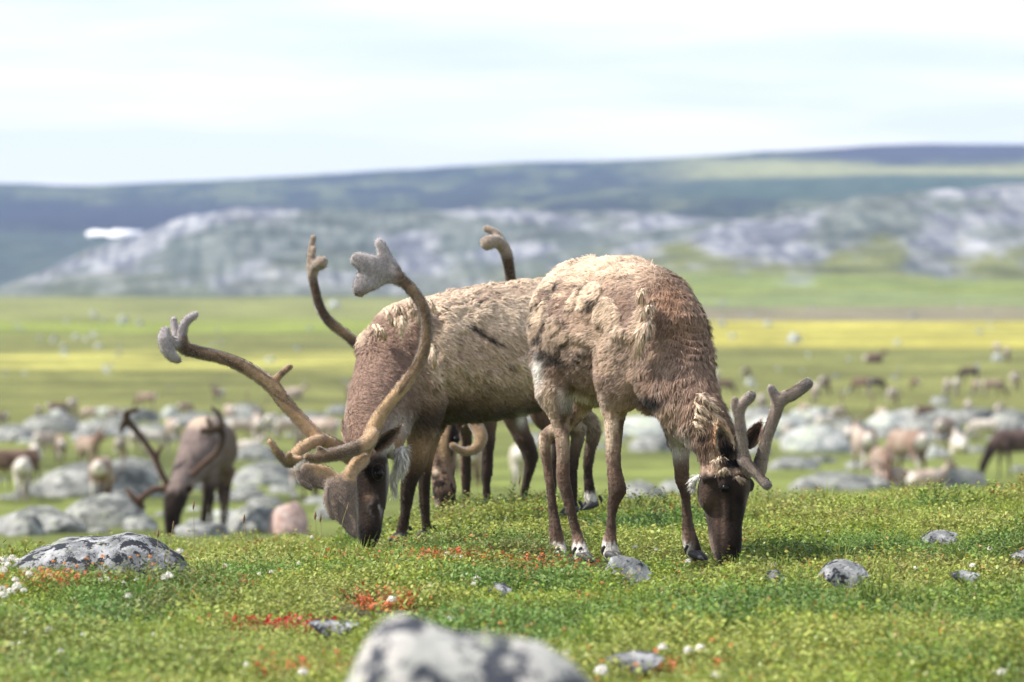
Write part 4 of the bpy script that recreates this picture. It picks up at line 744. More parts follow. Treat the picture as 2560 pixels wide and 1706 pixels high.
# ------------------------------------------------------------------ stones
def rock_material(name, base, dark, light, sc_=14., lich=(.42, .45, .28)):
    m = bpy.data.materials.new(name); m.use_nodes = True; t = m.node_tree; p = t.nodes['Principled BSDF']; p.inputs['Roughness'].default_value = .92; p.inputs['Specular IOR Level'].default_value = .2
    g = N(t, 'ShaderNodeTexCoord')
    def noise(s, d=6, r=.65, off=0):
        mp_ = N(t, 'ShaderNodeMapping'); mp_.inputs['Location'].default_value = (off, off * .7, off * 1.3); L(t, g.outputs['Object'], mp_.inputs['Vector'])
        n = N(t, 'ShaderNodeTexNoise'); n.inputs['Scale'].default_value = s; n.inputs['Detail'].default_value = d; n.inputs['Roughness'].default_value = r; L(t, mp_.outputs[0], n.inputs['Vector']); return n.outputs['Fac']
    def ramp(f, a, b):
        r = N(t, 'ShaderNodeMapRange'); r.inputs['From Min'].default_value = a; r.inputs['From Max'].default_value = b; L(t, f, r.inputs['Value']); return r.outputs[0]
    def mix(a, b, f):
        x = N(t, 'ShaderNodeMix', data_type='RGBA')
        for s_, q in ((6, a), (7, b)):
            if isinstance(q, tuple): x.inputs[s_].default_value = (*q, 1)
            else: L(t, q, x.inputs[s_])
        L(t, f, x.inputs[0]); return x.outputs[2]
    c = mix(base, light, ramp(noise(sc_ * .8), .45, .6)); c = mix(c, lich, ramp(noise(sc_ * .55, off=7), .55, .62)); c = mix(c, dark, ramp(noise(sc_ * 1.1, 7, .7, 3), .50, .54)); c = mix(c, dark, ramp(noise(sc_ * 5, 3, .6, 5), .60, .68))
    L(t, c, p.inputs['Base Color']); b = N(t, 'ShaderNodeBump'); b.inputs['Strength'].default_value = .6; b.inputs['Distance'].default_value = .02; L(t, noise(sc_ * 2.5), b.inputs['Height']); L(t, b.outputs[0], p.inputs['Normal']); return m
M_rock = rock_material('lichen_rock', (.17, .175, .18), (.028, .031, .038), (.40, .40, .41), 14, (.28, .30, .19))
M_rockf = rock_material('pale_lichen_rock', (.40, .40, .37), (.05, .055, .07), (.50, .47, .44), 9., (.42, .47, .26))
M_rockp = rock_material('pink_rock', (.48, .33, .28), (.33, .23, .20), (.56, .45, .41), 3, (.44, .35, .31))
M_rockm = rock_material('grey_boulder', (.25, .25, .24), (.12, .125, .12), (.38, .38, .36), 2.2, (.30, .32, .25))
def stone_mesh(seed, n=3, amp=.25, flat=1.0):
    import bmesh
    bm = bmesh.new(); bmesh.ops.create_icosphere(bm, subdivisions=n, radius=1); me = bpy.data.meshes.new('rock'); bm.to_mesh(me); bm.free()
    v, _ = getv(me); r = np.random.default_rng(seed); d = 1 + (fbm(v + seed * 3.1, 1.3, 2, seed) - .5) * 2 * amp + (fbm(v + seed, 4, 3, seed) - .5) * amp * .7
    v = v * d[:, None]
    for k in range(7):      # planed faces
        q = nrm(r.normal(size=3)); q[2] = abs(q[2]) * .6; q = nrm(q); h = .72 + .2 * r.random(); e = v @ q - h; v = v - np.where(e > 0, e * .85, 0)[:, None] * q
    v[:, 2] *= flat; me.vertices.foreach_set('co', v.astype(np.float32).ravel()); me.polygons.foreach_set('use_smooth', np.ones(len(me.polygons), bool)); me.update(); return me
def outline_rock(name, pts, D, depth, mat_, label, group=None, ybase=None, amp=.012, seed=1, cat='rock'):
    """a stone whose skyline follows pts (px, py) at distance D, lofted across its depth"""
    pts = np.array(pts, float); n = 44; t = np.linspace(0, 1, n); s = np.concatenate([[0], np.cumsum(np.hypot(*np.diff(pts, axis=0).T))]); s /= s[-1]
    ox = np.interp(t, s, pts[:, 0]); oy = np.interp(t, s, pts[:, 1]); k = D / FPX; X = (ox - CX) * k; zt = CAMZ + (HOR - oy) * k; zb = CAMZ + (HOR - (ybase or pts[:, 1].max())) * k - .03
    m = 27; V = []
    for j in range(m):
        a = math.pi * j / (m - 1); yy = -math.cos(a) * depth; f = max(0, math.sin(a)) ** .55
        xm = X.mean(); V += [(xm + (X[i] - xm) * (.35 + .65 * f), D + yy, zb + (zt[i] - zb) * f) for i in range(n)]
    V = np.array(V); I = np.arange(n * m).reshape(m, n); F = np.stack([I[:-1, :-1], I[:-1, 1:], I[1:, 1:], I[1:, :-1]], -1).reshape(-1, 4); me = np_mesh(name, V, [F], None)
    v, nn = getv(me); sz = (X.max() - X.min()); dd = ((fbm(v, 5 / sz, 4, seed) - .5) * 1.6 + (fbm(v, 22 / sz, 3, seed + 5) - .5) * .5) * amp
    me.vertices.foreach_set('co', (v + nn * dd[:, None]).astype(np.float32).ravel()); me.update()
    o = meshobj(name, me, mat_); loc = Vector((float(X.mean()), D, float(zb))); move(me, -np.array(loc)); o.location = loc; tag(o, label, cat, group); ROCKS_NEAR.append((X.mean(), D, sz * .46)); return o
outline_rock('rock', [(10, 1428), (44, 1398), (102, 1368), (170, 1344), (265, 1341), (300, 1330), (335, 1329), (362, 1337), (408, 1360), (452, 1388), (480, 1428)], 21.0, .24, M_rock, 'big grey white and black lichen-spotted rock at the left edge of the near rise', ybase=1450, amp=.022, seed=4)
outline_rock('rock', [(800, 1900), (850, 1740), (880, 1668), (905, 1612), (938, 1565), (975, 1542), (1010, 1534), (1050, 1540), (1080, 1555), (1140, 1572), (1210, 1580), (1280, 1590), (1350, 1606), (1410, 1645), (1470, 1700), (1540, 1800), (1580, 1900)], 9.6, .2, M_rockf, 'large blurred pale lichen boulder closest to the viewer at the bottom edge', ybase=2180, amp=.014, seed=8)
outline_rock('rock', [(1512, 1420), (1525, 1396), (1548, 1388), (1580, 1392), (1606, 1406), (1634, 1436)], 20.3, .07, M_rock, 'small striped grey stone at the near forefoot of the shedding caribou', ybase=1448, amp=.008, seed=12)
outline_rock('rock', [(2044, 1434), (2062, 1412), (2090, 1400), (2115, 1399), (2150, 1412), (2176, 1436)], 20.0, .09, M_rock, 'small black and white stone in the green cover right of the shedding caribou', ybase=1446, amp=.008, seed=13)
outline_rock('rock', [(2282, 1362), (2300, 1346), (2325, 1328), (2360, 1324), (2392, 1332), (2405, 1352)], 23.3, .09, M_rock, 'flat white-speckled stone on the right of the near rise, half sunk in the green', ybase=1362, amp=.008, seed=14)
outline_rock('rock', [(2524, 1390), (2540, 1378), (2570, 1372), (2610, 1376), (2640, 1394)], 21.8, .08, M_rock, 'dark stone cut off by the right edge of the picture', ybase=1396, amp=.006, seed=15)
outline_rock('rock', [(2370, 1434), (2386, 1429), (2410, 1427), (2434, 1429), (2450, 1434)], 20.2, .07, M_rock, 'low grey stone barely showing through the green between two speckled stones at the right', ybase=1434, amp=.006, seed=16)
outline_rock('rock', [(1908, 1440), (1920, 1428), (1942, 1425), (1962, 1440)], 20.0, .04, M_rock, 'tiny grey pebble just right of the grazing muzzle', ybase=1446, amp=.004, seed=17)
outline_rock('rock', [(1510, 1644), (1545, 1632), (1600, 1627), (1636, 1632), (1660, 1646)], 15.3, .08, M_rock, 'dark blurred stone ringed by white flowers right of the closest boulder', ybase=1650, amp=.006, seed=18)
outline_rock('rock', [(1214, 1472), (1230, 1461), (1258, 1459), (1282, 1472)], 19.2, .05, M_rock, 'small dark grey stone sunk in the moss below the middle legs', ybase=1474, amp=.006, seed=19)
outline_rock('rock', [(770, 1556), (790, 1550), (810, 1549), (850, 1551), (880, 1553), (900, 1558)], 17.0, .08, M_rock, 'pale broken stone in the bare patch behind the red leaves', ybase=1562, amp=.006, seed=20)
# boulders of the flats beyond the rise, D from where their foot meets the ground
smesh = [stone_mesh(s, 3, .22, 1.0) for s in range(40, 47)]
BG = [ # px, foot py, width px, height px, material, label
 (720, 1335, 108, 84, 'p', 'round pink boulder between the middle-distance bull and the shovelled antlers'),
 (240, 1240, 270, 92, 'm', 'long grey slab rock sloping up to the right behind the left edge rock'),
 (330, 1200, 150, 56, 'm', 'grey boulder just behind the lowest antler of the middle-distance bull'),
 (660, 1215, 170, 62, 'm', 'wide grey boulder right of the middle-distance bull'),
 (640, 1150, 110, 40, 'm', 'grey block behind the middle-distance bull, right of its rump'),
 (100, 1335, 230, 70, 'm', 'mottled grey rock bank straight behind the left edge rock'),
 (260, 1320, 200, 84, 'm', 'mottled greenish-grey rock rising behind the top of the left edge rock'),
 (350, 1325, 90, 40, 'm', 'dark low rock under the nose of the middle-distance bull'),
 (500, 1340, 130, 36, 'm', 'grey stone pile under the legs of the middle-distance bull'),
 (640, 1330, 160, 70, 'm', 'grey rock left of the round pink boulder'),
 (60, 1340, 90, 60, 'm', 'dark broken rock at the left edge behind the white flowers'),
 (830, 1300, 80, 50, 'm', 'grey rock just behind the face of the shovelled bull'),
 (30, 1105, 130, 44, 'm', 'grey ledge at the far left edge among grazing caribou'), (130, 1085, 150, 50, 'm', 'long pale grey ledge left, under the pale caribou pair'), (270, 1090, 170, 52, 'm', 'grey ledge behind the raised left antler of the middle bull'),
 (330, 1055, 120, 36, 'm', 'pale grey stone behind the tip of the raised left antler'), (390, 1105, 100, 46, 'm', 'dark grey block between raised antlers of the middle bull'), (423, 1046, 46, 32, 'c', 'cream stone standing on the far slope behind the middle bull'),
 (480, 1070, 140, 40, 'm', 'grey ledge behind the back of the middle bull'), (620, 1075, 150, 40, 'm', 'pale grey shelf right of the middle bull'), (760, 1070, 140, 36, 'm', 'pale shelf in front of the pale caribou near the bull neck'),
 (1620, 1090, 200, 56, 'c', 'pale boulder seen between the legs of the shedding caribou'), (1660, 1130, 160, 50, 'm', 'grey boulder seen behind the chest of the shedding caribou'), (1600, 1262, 130, 60, 'm', 'pale rounded boulder behind the fore legs of the shedding caribou'), (1690, 1235, 90, 36, 'm', 'grey slab behind the far fore leg of the shedding caribou'),
 (1330, 1060, 90, 36, 'm', 'pale grey stone under the belly of the pale-backed bull'), (1340, 1120, 70, 40, 'm', 'grey stone behind the hind legs of the pale-backed bull'),
 (1940, 1100, 170, 60, 'c', 'white boulder right of the raised velvet antler'), (2040, 1130, 180, 70, 'c', 'large whitish boulder right of the antlered head'), (2030, 1060, 120, 46, 'c', 'pale top block of the whitish boulder heap'), (2120, 1095, 120, 50, 'm', 'grey rock beside the pale caribou on the right'), (1900, 1050, 110, 34, 'm', 'grey stone behind the forked antlers'),
 (1980, 1175, 130, 34, 'm', 'low white-grey stones right of the downward tine'), (2220, 1085, 140, 54, 'c', 'pale boulder between the two walking caribou on the right'), (2330, 1100, 150, 66, 'm', 'grey boulder in front of which the right herd grazes'), (2330, 1050, 200, 34, 'm', 'long grey shelf at the foot of the far right slope'), (2440, 1060, 130, 40, 'm', 'grey shelf above the lying white caribou'),
 (2530, 1080, 110, 56, 'm', 'grey boulder behind the dark caribou at the right edge'), (2310, 1145, 120, 34, 'c', 'white flat stone below the walking caribou on the right'), (2080, 1225, 200, 44, 'm', 'dark grey rock low on the right, just above the near rise'), (2180, 1222, 120, 32, 'm', 'grey rock with a caribou foot beside it on the right rise'), (2380, 1215, 160, 44, 'm', 'grey rock behind the low branching antlers on the right'),
 (1875, 965, 24, 22, 'c', 'small pale stone on the far right pasture under a brown caribou'), (143, 1050, 44, 30, 'c', 'white stone in front of a brown caribou at the left'), (2493, 903, 26, 22, 'c', 'small pale stone below two caribou at the top right pasture'),
 (1985, 858, 34, 26, 'c', 'cream stone standing in the bright yellow strip'), (1804, 816, 18, 14, 'c', 'tiny pale stone at the top of the bright yellow strip'), (1920, 815, 22, 12, 'c', 'small pale stone above the cream one in the yellow strip'), (305, 812, 20, 22, 'c', 'small pale stone alone on the far left plain'), (262, 925, 14, 12, 'c', 'tiny pale stone in the left yellow strip'), (675, 905, 26, 12, 'c', 'pale stone in the yellow strip by the small tine'), (835, 770, 30, 20, 'c', 'pale stone on the plain between the antlers'), (2350, 1010, 50, 20, 'm', 'grey stone in the right hand pasture above the shelf')]
mats = {'p': M_rockp, 'm': M_rockm, 'c': rock_material('cream_boulder', (.42, .42, .39), (.22, .24, .23), (.56, .55, .52), 1.8, (.38, .42, .32))}
variants = {}
def put_rock(i, px, py, wpx, hpx, mk, label, group=None):
    D = foot_D(px, py) if py > 1000 or True else 0; k = D / FPX; key = (i % 7, mk)
    if key not in variants: q = smesh[i % 7].copy(); q.materials.append(mats[mk]); variants[key] = q
    o = bpy.data.objects.new('boulder' if wpx * k > .45 else 'rock', variants[key]); x = (px - CX) * k; z = float(ground_z(x, D)[0]); h = max(hpx, 8) * k
    o.scale = (wpx * k * .56, wpx * k * .62, h * .85); o.location = (x, D + wpx * k * .2, z + h * .10); o.rotation_euler = (0, 0, (i * 37 % 11 - 5) * .05); sc.collection.objects.link(o); tag(o, label, 'rock', group); return o
for i, r_ in enumerate(BG): put_rock(i, *r_)
# the many small blurred stones between them
r2 = random.Random(5); k_ = 0
for i in range(120):
    q = r2.random()
    if q < .42: px, py, wv = r2.uniform(-60, 900), r2.uniform(1185, 1335), r2.uniform(26, 90)
    elif q < .62: px, py, wv = r2.uniform(-60, 900), r2.gauss(1075, 16), r2.uniform(30, 90)
    elif q < .92: px, py, wv = r2.uniform(1500, 2620), r2.gauss(1085, 26), r2.uniform(26, 90)
    else: px, py, wv = r2.uniform(1750, 2620), r2.uniform(1130, 1215), r2.uniform(30, 80)
    put_rock(i + 3, px, py, wv, wv * r2.uniform(.18, .38), 'm' if r2.random() < .8 else 'c', 'lichen-covered grey stone among many like it in the blurred boulder strips', 'stones of the blurred boulder strips')
    k_ += 1
for i in range(90):
    px, py = r2.uniform(0, 2560), r2.uniform(760, 990); wv = r2.uniform(6, 20)
    put_rock(i + 5, px, py, wv, wv * .6, 'c' if i % 2 else 'm', 'small pale stone dotted over the far green and yellow plain', 'stones dotted over the far plain')
# snow patch left on the far hillside
px = np.array([218, 240, 262, 290, 330, 368, 360, 320, 270, 228]); py = np.array([587, 580, 586, 579, 580, 584, 590, 594, 592, 595])
def hill_D(x, y):
    dd = np.linspace(2750, 5400, 900); yy = HOR - (ground_z((x - CX) * dd / FPX, dd) - CAMZ) * FPX / dd; ok = np.where(yy <= y)[0]; return float(dd[ok[0]]) if len(ok) else 4000.
V = []
for a, b in zip(px, py): D = hill_D(a, b); V.append(W(a, b, D))
cV = np.mean(V, 0); D = hill_D(292, 587); V = np.array(V + [W(292, 587, D)]); n = len(px); top = V + np.array((0, -12, 1.0)); Va = np.concatenate([V + (0, 6, -4), top])
F3 = [(n, i, (i + 1) % n) for i in range(n)]; F3 = [(f[0] + n + 1, f[1] + n + 1, f[2] + n + 1) for f in F3]; F4 = [(i, (i + 1) % n, (i + 1) % n + n + 1, i + n + 1) for i in range(n)]
sm = np_mesh('snow_patch', Va, [F4, F3], None, False); M_snow = mat('old_snow', .8, None, color=(.95, .95, .97)); tag(meshobj('snow_patch', sm, M_snow), 'white remnant of snow on the far left hillside', 'snow patch')
# ------------------------------------------------------------------ finish the ground cover now that the stones are known
keep = clear(keep)
for x, y, r in ROCKS_NEAR[:1] + ROCKS_NEAR[2:]: size *= 1 - .58 * np.exp(-((X_ * y / Y_ - x) / (r * 1.35)) ** 4) * ss(y - 1.5, y - .9, Y_) * (Y_ < y + .1)
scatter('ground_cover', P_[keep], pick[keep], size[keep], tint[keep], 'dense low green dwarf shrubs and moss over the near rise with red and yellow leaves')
# ------------------------------------------------------------------ the middle-distance bull
D4 = 61.0
c4 = empty('caribou', W(500, 1338, D4), 'grey-brown bull caribou with wide dark antlers grazing among rocks in the left middle distance', 'caribou')
m = MB()
m.plo([(505, 1120, 60.6, 60, 52), (512, 1110, 60.9, 66, 60), (522, 1108, 61.2, 66, 62), (535, 1115, 61.6, 62, 58), (548, 1125, 62.0, 52, 46), (556, 1130, 62.2, 30, 26)], (0, 0, 1), 4, 20)
m.plo([(505, 1125, 60.6, 58, 52), (480, 1160, 60.3, 44, 42), (462, 1195, 60.1, 34, 32), (448, 1222, 59.9, 26, 24)], (-.6, -.2, .6), 4, 18)
m.plo([(446, 1212, 59.9, 24, 23), (440, 1240, 59.85, 31, 26), (434, 1270, 59.8, 28, 22), (430, 1298, 59.8, 23, 19), (428, 1326, 59.8, 18, 16)], (-.6, -.8, 0), 4, 18)
for x0_, x1_, D, wd in ((520, 508, 60.7, 11), (532, 524, 60.9, 9), (570, 563, 61.9, 8), (552, 556, 62.1, 9)):
    m.plo([(x0_, 1180, D, 22, 18), (x0_ - 1, 1215, D, wd * 1.2, wd * 1.1), (lerp(x0_, x1_, .6), 1265, D, wd * .75, wd * .7), (x1_, 1320, D, wd * .6, wd * .6), (x1_ - 2, 1345, D, wd * .9, wd * .8)], (-.6, -.8, 0), 4, 12)
body = m.remesh('body', .018, 4, .5)
def col4(X, Z, v, n):
    c = np.tile(np.array(srgb(136, 120, 114)) * .85, (len(X), 1)); c = mixc(c, DK(CREAM, .9), ss(1085, 1050, Z) * ss(545, 520, X) * .8); c = mixc(c, DK(BROWN, .7), ss(535, 560, X) * .6)
    leg = ss(1195, 1225, Z) * (X > 490); c = mixc(c, DK(DARK, .8), leg); c = mixc(c, DK(WHITE, .75), blob(X, Z, 490, 1225, 12, 20) * .9); h = ss(1215, 1240, Z) * (X < 485); return mixc(c, DK(DARK, .6), h)
lump(body, .02, 7, 4); finish_body(c4, body, col4, 14000, lambda P: np.full(len(P), .035), lambda P, N_: np.tile((.2, .5, -.7), (len(P), 1)), .005, .4, None, .06)
m = MB()
seg_tube(m, [(438, 1238, 0, 9), (425, 1222, 0, 9), (402, 1182, 0, 9), (385, 1142, 0, 9.5), (358, 1100, 0, 8.5), (328, 1062, 0, 9), (313, 1040, 0, 9), (322, 1030, 0, 7), (344, 1025, 0, 6)], D4 - 1)
seg_tube(m, [(318, 1045, 0, 9), (308, 1062, 0, 8), (303, 1078, 0, 6)], D4 - 1); seg_tube(m, [(390, 1152, 0, 7), (396, 1132, 0, 6), (405, 1116, 0, 5)], D4 - 1)
seg_tube(m, [(418, 1228, 0, 9), (395, 1222, 0, 9), (370, 1232, 0, 8), (354, 1248, 0, 9)], D4 - 1); seg_tube(m, [(316, 1222, 0, 6), (330, 1240, 0, 10), (346, 1256, 0, 11), (358, 1270, 0, 7)], D4 - 1)
velvet(m.remesh('antler', .013, 2), D4, lambda X, Z, v: mixc(np.tile(np.array(srgb(104, 78, 62)) * .6, (len(X), 1)), DK(BEAMD, .55), ss(1130, 1080, Z)), 0, 'antler', c4)
m = MB()
seg_tube(m, [(444, 1242, 0, 9), (452, 1226, 0, 9), (468, 1200, 0, 9), (508, 1162, 0, 8.5), (538, 1136, 0, 8.5), (553, 1112, 0, 9), (557, 1085, 0, 10), (546, 1072, 0, 12), (525, 1078, 0, 11), (504, 1077, 0, 7)], D4 - 1)
seg_tube(m, [(532, 1075, 0, 9), (524, 1060, 0, 7), (519, 1046, 0, 5)], D4 - 1); seg_tube(m, [(554, 1080, 0, 9), (552, 1050, 0, 7), (542, 1030, 0, 7), (530, 1019, 0, 5)], D4 - 1)
velvet(m.remesh('antler', .013, 2), D4, lambda X, Z, v: mixc(np.tile(np.array(srgb(104, 78, 62)) * .65, (len(X), 1)), DK(BEAMD, .55), ss(1150, 1110, Z)), 0, 'antler', c4)
ear(c4, W(462, 1232, 59.8), W(484, 1216, 59.8), (0, -1, 0), .05, BLACK, DK(BROWN, .7), 60)
for (x, y, D) in ((508, 1346, 60.7), (562, 1346, 61.9)): hoof(c4, x, y, D, .08, (-.6, -.8, 0), False)

# ------------------------------------------------------------------ the herd beyond: a few poses, each copied as whole animals
def herd_body(pose):
    m = MB()
    if pose == 'rest':
        m.loft([(-.62, 0, .30), (-.5, 0, .34), (-.2, 0, .37), (.15, 0, .38), (.42, 0, .36), (.55, 0, .34)], [.12, .25, .30, .32, .26, .15], [.12, .28, .34, .34, .26, .14], (0, 0, 1))
        m.loft([(.42, 0, .45), (.62, 0, .62), (.76, 0, .80)], [.19, .14, .10], [.16, .11, .08], (-.5, 0, .8)); m.loft([(.72, 0, .84), (.84, 0, .84), (1.0, 0, .74), (1.08, 0, .69)], [.09, .10, .07, .055], [.07, .08, .055, .05], (0, 0, 1))
        for s in (-1, 1): m.loft([(.35, s * .2, .14), (.6, s * .24, .07), (.4, s * .25, .04)], [.08, .05, .03], [.07, .05, .03], (0, 0, 1)); m.loft([(-.3, s * .24, .16), (-.02, s * .3, .09), (-.25, s * .3, .04)], [.12, .06, .03], [.08, .05, .03], (0, 0, 1))
    else:
        m.loft([(-.60, 0, .92), (-.52, 0, .90), (-.3, 0, .86), (0, 0, .83), (.25, 0, .83), (.42, 0, .86), (.52, 0, .87)], [.10, .20, .24, .25, .25, .21, .12], [.08, .17, .21, .22, .20, .15, .1], (0, 0, 1))
        if pose == 'graze':
            m.loft([(.36, 0, .90), (.58, 0, .74), (.72, 0, .54), (.80, 0, .40)], [.22, .16, .12, .10], [.17, .12, .09, .08], (.7, 0, .7)); m.loft([(.78, 0, .44), (.84, 0, .30), (.88, 0, .16), (.90, 0, .04)], [.10, .105, .075, .055], [.08, .085, .06, .05], (1, 0, 0))
        else:
            m.loft([(.38, 0, .92), (.60, 0, 1.02), (.76, 0, 1.16)], [.22, .16, .11], [.17, .12, .085], (-.5, 0, .8)); m.loft([(.72, 0, 1.2), (.85, 0, 1.19), (1.0, 0, 1.09), (1.09, 0, 1.03)], [.09, .10, .07, .055], [.07, .08, .055, .05], (0, 0, 1))
        for s, st in ((-1, .07), (1, -.07)):
            m.loft([(.34, s * .12, .78), (.34 + st * .5, s * .12, .60), (.35 + st, s * .11, .38), (.34 + st * 1.2, s * .11, .12), (.36 + st * 1.3, s * .11, .02)], [.12, .075, .04, .027, .045], [.09, .06, .035, .025, .035], (1, 0, 0), 4, 10)
            m.loft([(-.42, s * .13, .85), (-.38 + st, s * .13, .62), (-.50 + st, s * .12, .42), (-.47 + st, s * .12, .15), (-.44 + st, s * .12, .02)], [.17, .10, .042, .027, .045], [.12, .085, .038, .025, .035], (1, 0, 0), 4, 10)
    m.loft([(-.60, 0, .98 if pose != 'rest' else .42), (-.66, 0, .90 if pose != 'rest' else .34)], [.03, .02], [.035, .02], (1, 0, 0), 3, 8)
    return m.remesh('body', .03, 3)
PAL = {'white': (srgb(214, 204, 192), srgb(180, 168, 156)), 'pale': (srgb(194, 176, 162), srgb(122, 104, 94)), 'tan': (srgb(164, 144, 130), srgb(118, 90, 76)), 'brown': (srgb(128, 104, 92), srgb(84, 64, 56)), 'dark': (srgb(98, 80, 76), srgb(56, 44, 40))}
hb = {}
def herd_mesh(pose, pal):
    if (pose, None) not in hb: hb[(pose, None)] = herd_body(pose)
    if (pose, pal) not in hb:
        me = hb[(pose, None)].copy(); v, n = getv(me); a, b = PAL[pal]; c = np.tile(np.array(a) * .9, (len(v), 1)); q = fbm(v, 4, 3, 9)
        c = mixc(c, b, ss(.45, .65, q) * .6)
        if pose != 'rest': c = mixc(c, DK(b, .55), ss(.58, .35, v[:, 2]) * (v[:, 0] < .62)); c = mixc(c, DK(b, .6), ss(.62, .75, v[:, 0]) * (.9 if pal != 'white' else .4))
        c = mixc(c, WHITE, ss(-.52, -.59, v[:, 0]) * .7); setcol(me, c); me.materials.append(M_fur); hb[(pose, pal)] = me
    return hb[(pose, pal)]
def herd_antlers(pose):
    o = {'graze': (.80, .46), 'stand': (.74, 1.27), 'rest': (.74, .92)}[pose]; ms = []
    for s in (-1, 1):
        m = MB(); f = -1 if pose != 'graze' else .2
        p = lambda a, b, c: (o[0] + a, s * b, o[1] + c)
        m.loft([p(0, .05, 0), p(-.12 * abs(f), .16, .10), p(-.22, .30, .26), p(-.18, .36, .50), p(-.02, .30, .66)], [.022, .02, .018, .018, .03], [.022, .02, .018, .018, .02], (0, 1, 0), 4, 8)
        m.loft([p(0, .06, .02), p(.14, .10, .10), p(.24, .10, .18)], [.018, .015, .02], [.018, .015, .012], (0, 1, 0), 3, 8); m.loft([p(-.18, .36, .48), p(-.24, .36, .60)], [.018, .02], [.018, .012], (0, 1, 0), 3, 8)
        me = m.mesh('antler'); v, _ = getv(me); setcol(me, np.tile(np.array(srgb(110, 90, 76)), (len(v), 1))); me.materials.append(M_velvet); ms.append(me)
    return ms
ant = {p: herd_antlers(p) for p in ('graze', 'stand', 'rest')}
GH = 'distant herd of caribou across the tundra'
